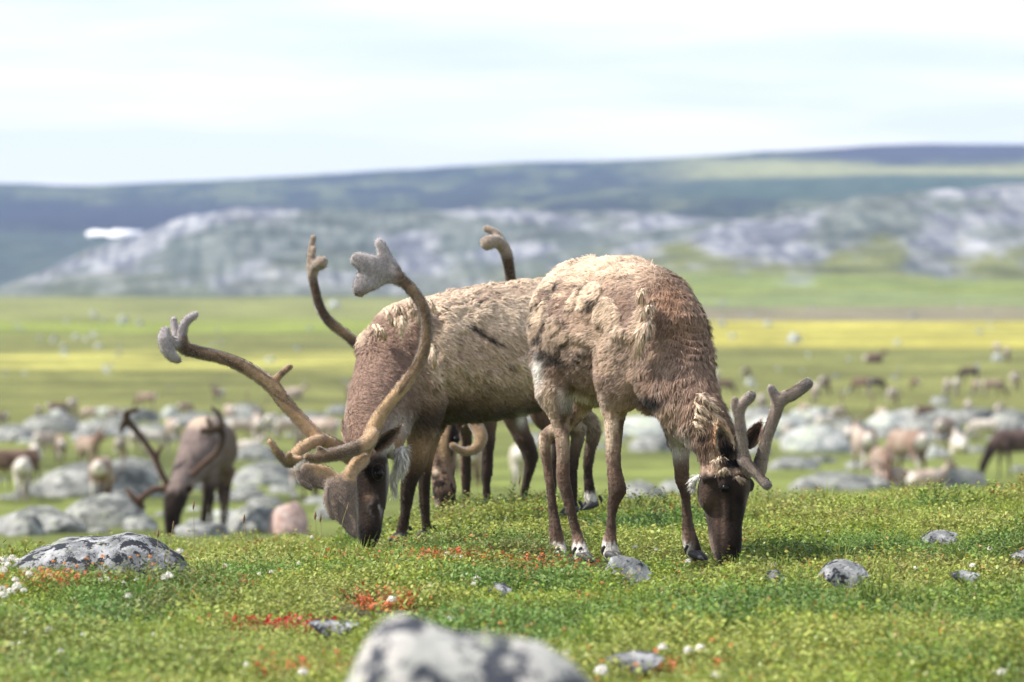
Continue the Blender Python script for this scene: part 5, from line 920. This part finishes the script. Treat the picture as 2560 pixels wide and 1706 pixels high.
HERD = [
 (286, 1066, 48, 'pale', 'graze', 70, 0, 'pale caribou on the left ledge beside the raised antler tip of the middle bull'),
 (462, 1046, 40, 'tan', 'graze', 40, 0, 'small tan caribou just over the back of the middle-distance bull'),
 (575, 1070, 60, 'pale', 'graze', 110, 0, 'pale caribou standing between the middle-distance bull and the tall pinkish one'),
 (680, 1096, 64, 'white', 'graze', 75, 0, 'whitish caribou between the tall pinkish one and the big left antler'),
 (86, 1172, 66, 'white', 'graze', 100, 0, 'whitish caribou low between the left-edge brown one and the pale pair'),
 (302, 1150, 60, 'tan', 'graze', 80, 0, 'tan caribou behind the sloping slab left of the raised dark antler'),
 (1905, 1040, 56, 'pale', 'graze', 80, 0, 'cream caribou showing between the two velvet antlers of the shedding one'),
 (2010, 1062, 54, 'tan', 'graze', 100, 0, 'tan caribou up behind the whitish boulder heap'),
 (2096, 1070, 56, 'pale', 'graze', 60, 0, 'pale caribou right of the boulder heap top'),
 (2205, 1078, 60, 'pale', 'graze', 100, 0, 'cream caribou in the boulder strip above the brown white-faced one'),
 (2310, 1066, 52, 'brown', 'graze', 30, 0, 'brown caribou with its back just above the long grey shelf'),
 (2420, 1048, 50, 'pale', 'graze', 90, 0, 'pale caribou on the shelf above the large whitish one'),
 (2500, 1062, 56, 'tan', 'graze', 75, 0, 'tan caribou on the shelf near the right edge above the dark one'),
 # px, foot py, height px, palette, pose, yaw (0 right, 90 away, 180 left, -90 towards), antlers, label
 (8, 1068, 40, 'dark', 'graze', 120, 0, 'dark caribou cut by the left edge at the grey ledge'),
 (97, 1052, 40, 'brown', 'graze', 95, 0, 'small grey-brown caribou seen from behind above the left grey ledge'),
 (142, 1048, 44, 'brown', 'graze', 20, 0, 'brown-backed caribou behind the white stone at the left'),
 (182, 1044, 50, 'pale', 'graze', 80, 0, 'pale-rumped caribou standing dark-legged just right of the white stone at the left'),
 (224, 1060, 42, 'pale', 'graze', 150, 0, 'pale caribou grazing on the grey ledge, second right of the white stone'),
 (112, 1152, 74, 'pale', 'graze', 60, 0, 'pale caribou grazing below the left grey ledge with its rump to the viewer'),
 (152, 1160, 76, 'tan', 'stand', 100, 0, 'thin tan caribou close right of the pale one below the left ledge'),
 (222, 1180, 104, 'tan', 'stand', -60, 1, 'tan caribou with cream chest and an antler to its left, above the sloping grey slab'),
 (44, 1225, 108, 'brown', 'graze', 200, 0, 'reddish-brown and white caribou grazing at the left edge behind a white-rumped one'),
 (58, 1252, 92, 'white', 'graze', 92, 0, 'small caribou seen from behind with a bright white rump near the left edge'),
 (256, 1268, 132, 'tan', 'graze', 85, 1, 'tan caribou with thin legs seen from behind just left of the middle-distance bull'),
 (367, 1028, 46, 'tan', 'graze', 160, 0, 'tan caribou alone on the far slope above the raised antler tip'),
 (545, 1010, 46, 'dark', 'stand', 120, 1, 'greyish antlered caribou high on the slope above the middle-distance bull'),
 (346, 1138, 66, 'pale', 'graze', 70, 0, 'cream caribou seen between the raised antlers of the middle-distance bull'),
 (378, 1132, 56, 'white', 'graze', 20, 0, 'whitish caribou right beside the cream one between those antlers'),
 (432, 1120, 76, 'pale', 'graze', 110, 0, 'pale caribou half hidden behind the left shoulder of the middle-distance bull'),
 (603, 1108, 60, 'pale', 'graze', 30, 0, 'pale caribou just right of the middle-distance bull back'),
 (645, 1125, 96, 'pale', 'stand', 95, 0, 'tall pale pinkish caribou right of the middle-distance bull'),
 (614, 1138, 40, 'white', 'rest', 10, 0, 'white caribou lying down at the feet of the tall pale one'),
 (716, 1108, 62, 'pale', 'graze', 40, 0, 'pale caribou seen in the crook of the big left antler'),
 (730, 998, 30, 'pale', 'rest', 0, 0, 'pale caribou resting high on the slope above the big left antler'),
 (805, 1130, 96, 'pale', 'graze', 155, 0, 'pinkish caribou right beside the neck of the shovelled bull'),
 (762, 1255, 120, 'tan', 'graze', 75, 0, 'tan caribou half hidden behind the brow shovel of the big bull'),
 (878, 1010, 60, 'brown', 'graze', 100, 0, 'dark brown caribou just left of the neck of the big bull'),
 (1182, 1222, 110, 'tan', 'graze', 80, 0, 'tan caribou seen between the legs of the hidden bull'),
 (1297, 1225, 118, 'white', 'graze', 95, 0, 'white caribou seen behind the bent hind leg of the hidden bull'),
 (1118, 1190, 70, 'tan', 'graze', 60, 0, 'tan caribou right behind the ring-shaped antler of the hidden bull'),
 (1790, 962, 40, 'white', 'graze', 90, 0, 'pale caribou right beside the neck of the shedding caribou'),
 (1808, 990, 42, 'brown', 'graze', 10, 0, 'dark brown caribou below the pale one by the shedding caribou neck'),
 (1865, 948, 30, 'brown', 'graze', 60, 0, 'small brown caribou above a pale stone on the right pasture'),
 (2038, 1012, 62, 'pale', 'graze', 95, 0, 'pale-rumped caribou just right of the forked velvet antler'),
 (2062, 990, 58, 'brown', 'graze', 70, 0, 'brown caribou behind the pale-rumped one by the forked velvet antler'),
 (2183, 908, 26, 'brown', 'rest', 10, 0, 'dark reddish caribou lying highest in the middle of the right pasture'),
 (2155, 988, 44, 'brown', 'graze', 150, 0, 'brown caribou, left one of a grazing pair on the right pasture'),
 (2188, 985, 42, 'dark', 'graze', 20, 0, 'dark caribou, right one of a grazing pair on the right pasture'),
 (2232, 1018, 50, 'pale', 'graze', 70, 0, 'pale caribou below and right of the grazing pair'),
 (2288, 976, 30, 'brown', 'graze', 120, 0, 'small brown caribou alone between the grazing pair and the far right group'),
 (2367, 994, 46, 'pale', 'graze', 90, 0, 'leftmost caribou of the far right group, cream from behind'),
 (2391, 992, 48, 'white', 'graze', 85, 0, 'second caribou from the left in the far right group, whitish rump'),
 (2425, 958, 42, 'dark', 'graze', 175, 0, 'dark-backed caribou standing above the far right group'),
 (2440, 992, 42, 'tan', 'graze', 100, 0, 'tan caribou in the middle of the far right group'),
 (2482, 994, 46, 'tan', 'graze', 0, 0, 'brownish caribou side on at the right of the far right group'),
 (2492, 892, 42, 'pale', 'graze', 100, 0, 'pale caribou, upper left of the two highest ones at the right'),
 (2518, 906, 40, 'tan', 'graze', 80, 0, 'tan caribou, lower right of the two highest ones at the right'),
 (2538, 980, 58, 'pale', 'graze', 70, 0, 'pale caribou nearest the right edge in the far right group'),
 (1970, 1122, 64, 'tan', 'graze', 80, 0, 'tan caribou grazing in front of the white boulders right of the antlered head'),
 (2064, 1105, 70, 'white', 'graze', 60, 0, 'whitish caribou on top of the pale boulder heap'),
 (2122, 1128, 62, 'white', 'graze', 92, 0, 'bright white caribou rump left of the tall tan one'),
 (2158, 1195, 142, 'pale', 'stand', 100, 1, 'tall pale caribou facing away with upright antlers on the right'),
 (2204, 1218, 104, 'tan', 'graze', -80, 0, 'brown caribou with lowered white-marked face right of the tall pale one'),
 (2268, 1215, 150, 'tan', 'graze', 118, 1, 'tan caribou with upright antlers walking left on the right middle ground'),
 (2365, 1125, 84, 'tan', 'graze', 65, 0, 'tan caribou bending over beside the lying white one'),
 (2398, 1136, 50, 'white', 'rest', 95, 0, 'white caribou lying with its back to the viewer on the right'),
 (2462, 1112, 66, 'white', 'graze', 178, 0, 'large whitish caribou side on near the right edge'),
 (2548, 1195, 170, 'dark', 'graze', 195, 0, 'dark caribou with its head down, cut by the right edge'),
 (2236, 1218, 44, 'pale', 'rest', 160, 0, 'pale caribou lying low behind the near rise on the right'),
 (2318, 1225, 44, 'pale', 'rest', 20, 1, 'pale lying caribou whose branching antlers rise above the near rise')]
for i, (px, fy, hpx, pal, pose, yaw, an, lab) in enumerate(HERD):
    D = foot_D(px, fy); k = D / FPX; real = {'graze': 1.12, 'stand': 1.25, 'rest': .72}[pose]; s = min(1.35, max(.72, hpx * k / real)); x = (px - CX) * k
    z = float(ground_z(x, D)[0]); r = bpy.data.objects.new('caribou', None); r.empty_display_size = .3; r.location = (x, D, z - .03); r.rotation_euler = (0, 0, math.radians(yaw)); r.scale = (s, s, s); sc.collection.objects.link(r); tag(r, lab, 'caribou', GH)
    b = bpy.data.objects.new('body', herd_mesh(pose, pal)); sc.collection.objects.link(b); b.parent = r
    if an or (i % 3 == 0 and pose != 'rest'):
        for q in ant[pose]: a = bpy.data.objects.new('antler', q); sc.collection.objects.link(a); a.parent = r
# ------------------------------------------------------------------ flowers and sedges on the near rise
M_petal = mat('flower_colour', .8, var=.15, vscale=400); M_stalk = mat('dry_stalk', .8, None, color=(.30, .27, .12))
def near_D(px, py, h=.05):
    dd = np.linspace(10.5, 27.5, 900); yy = HOR - (ground_z((px - CX) * dd / FPX, dd) + h - CAMZ) * FPX / dd; ok = np.where(yy <= py)[0]; return float(dd[ok[0]]) if len(ok) else 27.
def blossom(seed, c0, c1, r=.014):
    g = np.random.default_rng(seed); V = []; F = []; C = []
    for i in range(26):
        d = g.normal(size=3); d[2] = abs(d[2]) * .8 + .15; d = nrm(d); c = d * r * g.uniform(.5, 1.0); u = nrm(np.cross(d, g.normal(size=3))); v = np.cross(d, u)
        for k in range(5):
            a = k * 1.2566; p = u * math.cos(a) + v * math.sin(a); q = u * math.cos(a + .5) + v * math.sin(a + .5); n = len(V); s = r * .42
            V += [c, c + p * s * .8 + d * .001, c + (p + q) * s * .62 + d * .002, c + q * s * .8 + d * .001]; F.append((n, n + 1, n + 2, n + 3)); C += [np.array(c0) * .8] + [np.array(c0 if g.random() < .75 else c1)] * 3
    me = bpy.data.meshes.new('blossom'); me.from_pydata([tuple(p) for p in V], [], F); setcol(me, np.array(C)); me.materials.append(M_petal); return me
def stemmesh():
    m = MB(); m.loft([(0, 0, -.12), (.003, 0, -.06), (0, 0, 0)], [.0012, .001, .001], [.0012, .001, .001], (0, 1, 0), 2, 5); me = m.mesh('stem'); me.materials.append(mat('brown_stem', .8, None, color=(.16, .10, .05))); return me
SM = stemmesh(); BW = [blossom(i, (.93, .92, .88), (.80, .62, .50)) for i in (1, 2, 3)]; BO = [blossom(i, (.85, .34, .10), (.75, .50, .2), .011) for i in (4, 5)]; BY = [blossom(7, (.72, .66, .38), (.72, .50, .25), .012)]
def flower(px, py, kind, w_, lab, grp):
    D = near_D(px, py, .06)
    if 90 < px < 490 and py < 1462: D = min(D, 20.0)
    z = CAMZ + (HOR - py) * D / FPX; r = bpy.data.objects.new('flower', None); r.empty_display_size = .02; r.location = W(px, py, D); s = w_ * D / FPX / .023; r.scale = (s, s, s); r.rotation_euler = (0, 0, px * .7); sc.collection.objects.link(r)
    tag(r, lab, 'flower', grp); L_ = {'w': BW, 'o': BO, 'y': BY}[kind]; b = bpy.data.objects.new('blossom', L_[int(px + py) % len(L_)]); sc.collection.objects.link(b); b.parent = r; q = bpy.data.objects.new('stem', SM); sc.collection.objects.link(q); q.parent = r
WF = [(562, 1418, 13), (450, 1380, 15), (430, 1443, 12), (410, 1448, 18), (420, 1440, 16), (320, 1493, 17), (350, 1502, 8), (748, 1411, 12), (678, 1432, 11), (648, 1436, 8), (1118, 1390, 15), (1135, 1395, 14), (1152, 1396, 12), (1192, 1450, 17), (1185, 1462, 12), (980, 1502, 19), (122, 1578, 19), (65, 1586, 13), (55, 1612, 16), (28, 1615, 16), (152, 1630, 13), (208, 1588, 10), (383, 1591, 15), (478, 1648, 10), (616, 1664, 13), (758, 1684, 22), (1125, 1548, 18), (1418, 1636, 22), (1583, 1645, 26), (1656, 1622, 22), (1722, 1630, 22), (1752, 1624, 22), (1502, 1682, 32), (1790, 1694, 26), (1588, 1370, 12), (1640, 1376, 9), (1802, 1379, 13), (1935, 1415, 14), (1720, 1405, 12), (2236, 1398, 12), (2475, 1373, 11), (2432, 1418, 16), (2150, 1398, 8), (2505, 1684, 20), (1074, 1466, 10), (1848, 1412, 11), (2070, 1330, 7), (905, 1370, 9), (700, 1400, 8), (2290, 1421, 10), (780, 1345, 9), (2100, 1420, 8)]
for x, y, w_ in WF: flower(x, y, 'w', w_, 'white flower head standing above the low green cover of the near rise', 'white flower heads over the near rise')
CF = [(10, 1406, 24), (30, 1400, 20), (8, 1428, 20), (42, 1470, 22), (28, 1482, 20), (10, 1490, 22), (74, 1438, 18), (38, 1452, 16), (252, 1452, 12), (268, 1450, 13), (342, 1452, 12), (20, 1415, 16), (60, 1478, 14), (310, 1458, 10), (5, 1475, 18), (46, 1404, 14)]
for x, y, w_ in CF: flower(x, y, 'w', w_, 'white flower head in the bank of flowers against the left edge rock', 'white flowers in the bank at the left edge rock')
OF = [(102, 1424, 16), (134, 1405, 12), (161, 1409, 11), (216, 1398, 13), (232, 1410, 10), (257, 1394, 15), (193, 1418, 10), (192, 1416, 10), (384, 1413, 14), (376, 1393, 12), (180, 1442, 10), (120, 1440, 12), (256, 1410, 9), (325, 1395, 9), (16, 1468, 12), (50, 1460, 12), (86, 1452, 11), (290, 1447, 10), (318, 1450, 8), (494, 1430, 9), (100, 1466, 9), (345, 1390, 8)]
for x, y, w_ in OF: flower(x, y, 'o', w_ * .9, 'orange faded flower head in front of the left edge rock', 'orange flower heads in front of the left edge rock')
for x, y, w_ in ((124, 1440, 12), (70, 1448, 13), (60, 1432, 11), (80, 1425, 10), (36, 1440, 12), (2250, 1640, 14), (2240, 1592, 16)): flower(x, y, 'y', w_, 'cream yellow flower head among the white and orange ones', 'cream flower heads')
RF = [(1050, 1396, 15), (1090, 1394, 13), (1108, 1400, 13), (1128, 1402, 15), (1146, 1400, 14), (1165, 1392, 16), (1172, 1398, 13), (1208, 1395, 11), (1185, 1412, 8), (950, 1498, 12), (942, 1512, 12), (985, 1510, 9), (1504, 1460, 12), (1506, 1655, 14), (1590, 1665, 16), (1780, 1604, 18), (1830, 1615, 16), (1640, 1640, 15), (1895, 1351, 11), (1932, 1420, 9), (653, 1622, 14), (1448, 1440, 10), (1340, 1460, 8), (1700, 1430, 9), (2140, 1425, 9), (1470, 1488, 10), (1250, 1560, 12)]
for x, y, w_ in RF: flower(x, y, 'o', w_, 'orange-red seed head glowing in the low green cover', 'orange-red heads over the near rise')
def sedge(px, pyb, pxt, pyt, D, head, lab):
    r = empty('sedge_stalk', W(px, pyb, D), lab, 'sedge', 'thin dry sedge stalks'); m = MB(); k = 1.1; mx_ = (px + pxt) / 2 - (pxt - px) * .15
    m.plo([(px, pyb, D, k, k), (mx_, (pyb + pyt) / 2, D, k * .8, k * .8), (pxt, pyt, D, k * .6, k * .6)], (0, 1, 0), 4, 6); meshobj('stalk', m.mesh('stalk'), M_stalk, r)
    m = MB(); m.plo([(pxt - 1, pyt + 14, D, 1.6, 1.6), (pxt, pyt + 6, D, 2.8 * head, 2.8 * head), (pxt + 1, pyt - 4, D, 1.2, 1.2)], (0, 1, 0), 3, 8); meshobj('spike', m.mesh('spike'), M_spk, r)
M_spk = mat('sedge_spike', .9, None, color=(.20, .13, .07))
for i, (a, b, c, d, D, h_, lab) in enumerate([(418, 1450, 433, 1308, 20.4, .8, 'tallest pale sedge stalk leaning right in front of the left edge rock'), (393, 1450, 395, 1330, 20.5, 1.2, 'upright sedge stalk with a brown spike just left of the tallest one'), (486, 1420, 484, 1258, 22.5, 1, 'faint thin stalk right of the left edge rock'), (614, 1400, 610, 1292, 22.5, 1.2, 'thin stalk with brown tip left of the pink boulder'), (803, 1346, 801, 1290, 23.2, 1.2, 'sedge with a dark spike left of the brow shovel'), (790, 1330, 788, 1284, 23.6, 1.3, 'shorter dark-tipped sedge beside the one at the brow shovel'), (850, 1345, 870, 1262, 22.8, .7, 'straw-coloured stalk crossing the brow shovel'), (408, 1450, 412, 1390, 20.45, .6, 'short green blade between the two tall sedges'), (1300, 1255, 1299, 1195, 26., .8, 'twig standing up behind the mound between the bulls')]): sedge(a, b, c, d, D, h_, lab)
# leafy sprigs rising above the cover: one by the muzzle, a few on the skyline
def sprig(px, pyb, hpx, D, seed, lab, s=1.):
    me = clump(seed, 3, hpx * D / FPX, .012, .013 * s, 14, .93); me.materials.clear(); me.materials.append(M_sprig); o = bpy.data.objects.new('sprig', me); o.location = W(px, pyb, D); sc.collection.objects.link(o); tag(o, lab, 'twig', 'leafy sprigs above the ground cover')
M_sprig = mat('sprig_leaf', .6, spec=.2)
_c = clump
def clump(seed, *a):
    me = _c(seed, *a); n = len(me.vertices); c = np.empty(n * 4, np.float32); me.attributes['Col'].data.foreach_get('color', c); c = c.reshape(-1, 4)[:, :3] * (.22, .30, .05); setcol(me, c); return me
for i, (x, y, h_, D, lab) in enumerate([(1838, 1430, 66, 20.9, 'leafy sprig standing right in front of the grazing muzzle'), (1826, 1432, 44, 20.8, 'short leafy sprig left of the one at the muzzle'), (2345, 1235, 44, 25.6, 'dark little sprig on the skyline of the right rise'), (2395, 1232, 36, 25.6, 'thin sprig on the skyline right of the dark one'), (1636, 1262, 34, 25.5, 'sprig on the skyline between the fore legs'), (1668, 1262, 26, 25.5, 'small sprig right of the one between the fore legs'), (2080, 1262, 34, 25.8, 'pale sprig on the skyline left of the right rise'), (1600, 1260, 30, 25.6, 'bushy sprig just behind the near fore leg'), (2300, 1240, 34, 25.8, 'sprig on the right skyline left of the dark one'), (2480, 1226, 30, 25.8, 'sprig on the skyline near the right edge')]): sprig(x, y, h_, D, 900 + i, lab)
# ------------------------------------------------------------------ air
hz = MB(); x0, x1, y0, y1, z0, z1 = -7000, 7000, -30, 7600, -60, 190
V = [(x, y, z) for z in (z0, z1) for y in (y0, y1) for x in (x0, x1)]
hme = np_mesh('haze', V, [[(0, 2, 3, 1), (4, 5, 7, 6), (0, 1, 5, 4), (2, 6, 7, 3), (0, 4, 6, 2), (1, 3, 7, 5)]], None, False)
hm = bpy.data.materials.new('thin_haze'); hm.use_nodes = True; t = hm.node_tree; t.nodes.clear()
pv = N(t, 'ShaderNodeVolumePrincipled'); pv.inputs['Color'].default_value = (.43, .62, .97, 1); pv.inputs['Density'].default_value = HAZE; pv.inputs['Anisotropy'].default_value = .0
om = N(t, 'ShaderNodeOutputMaterial'); L(t, pv.outputs[0], om.inputs['Volume'])
tag(meshobj('haze', hme, hm), kind='stuff', label='thin bluish air over the tundra')
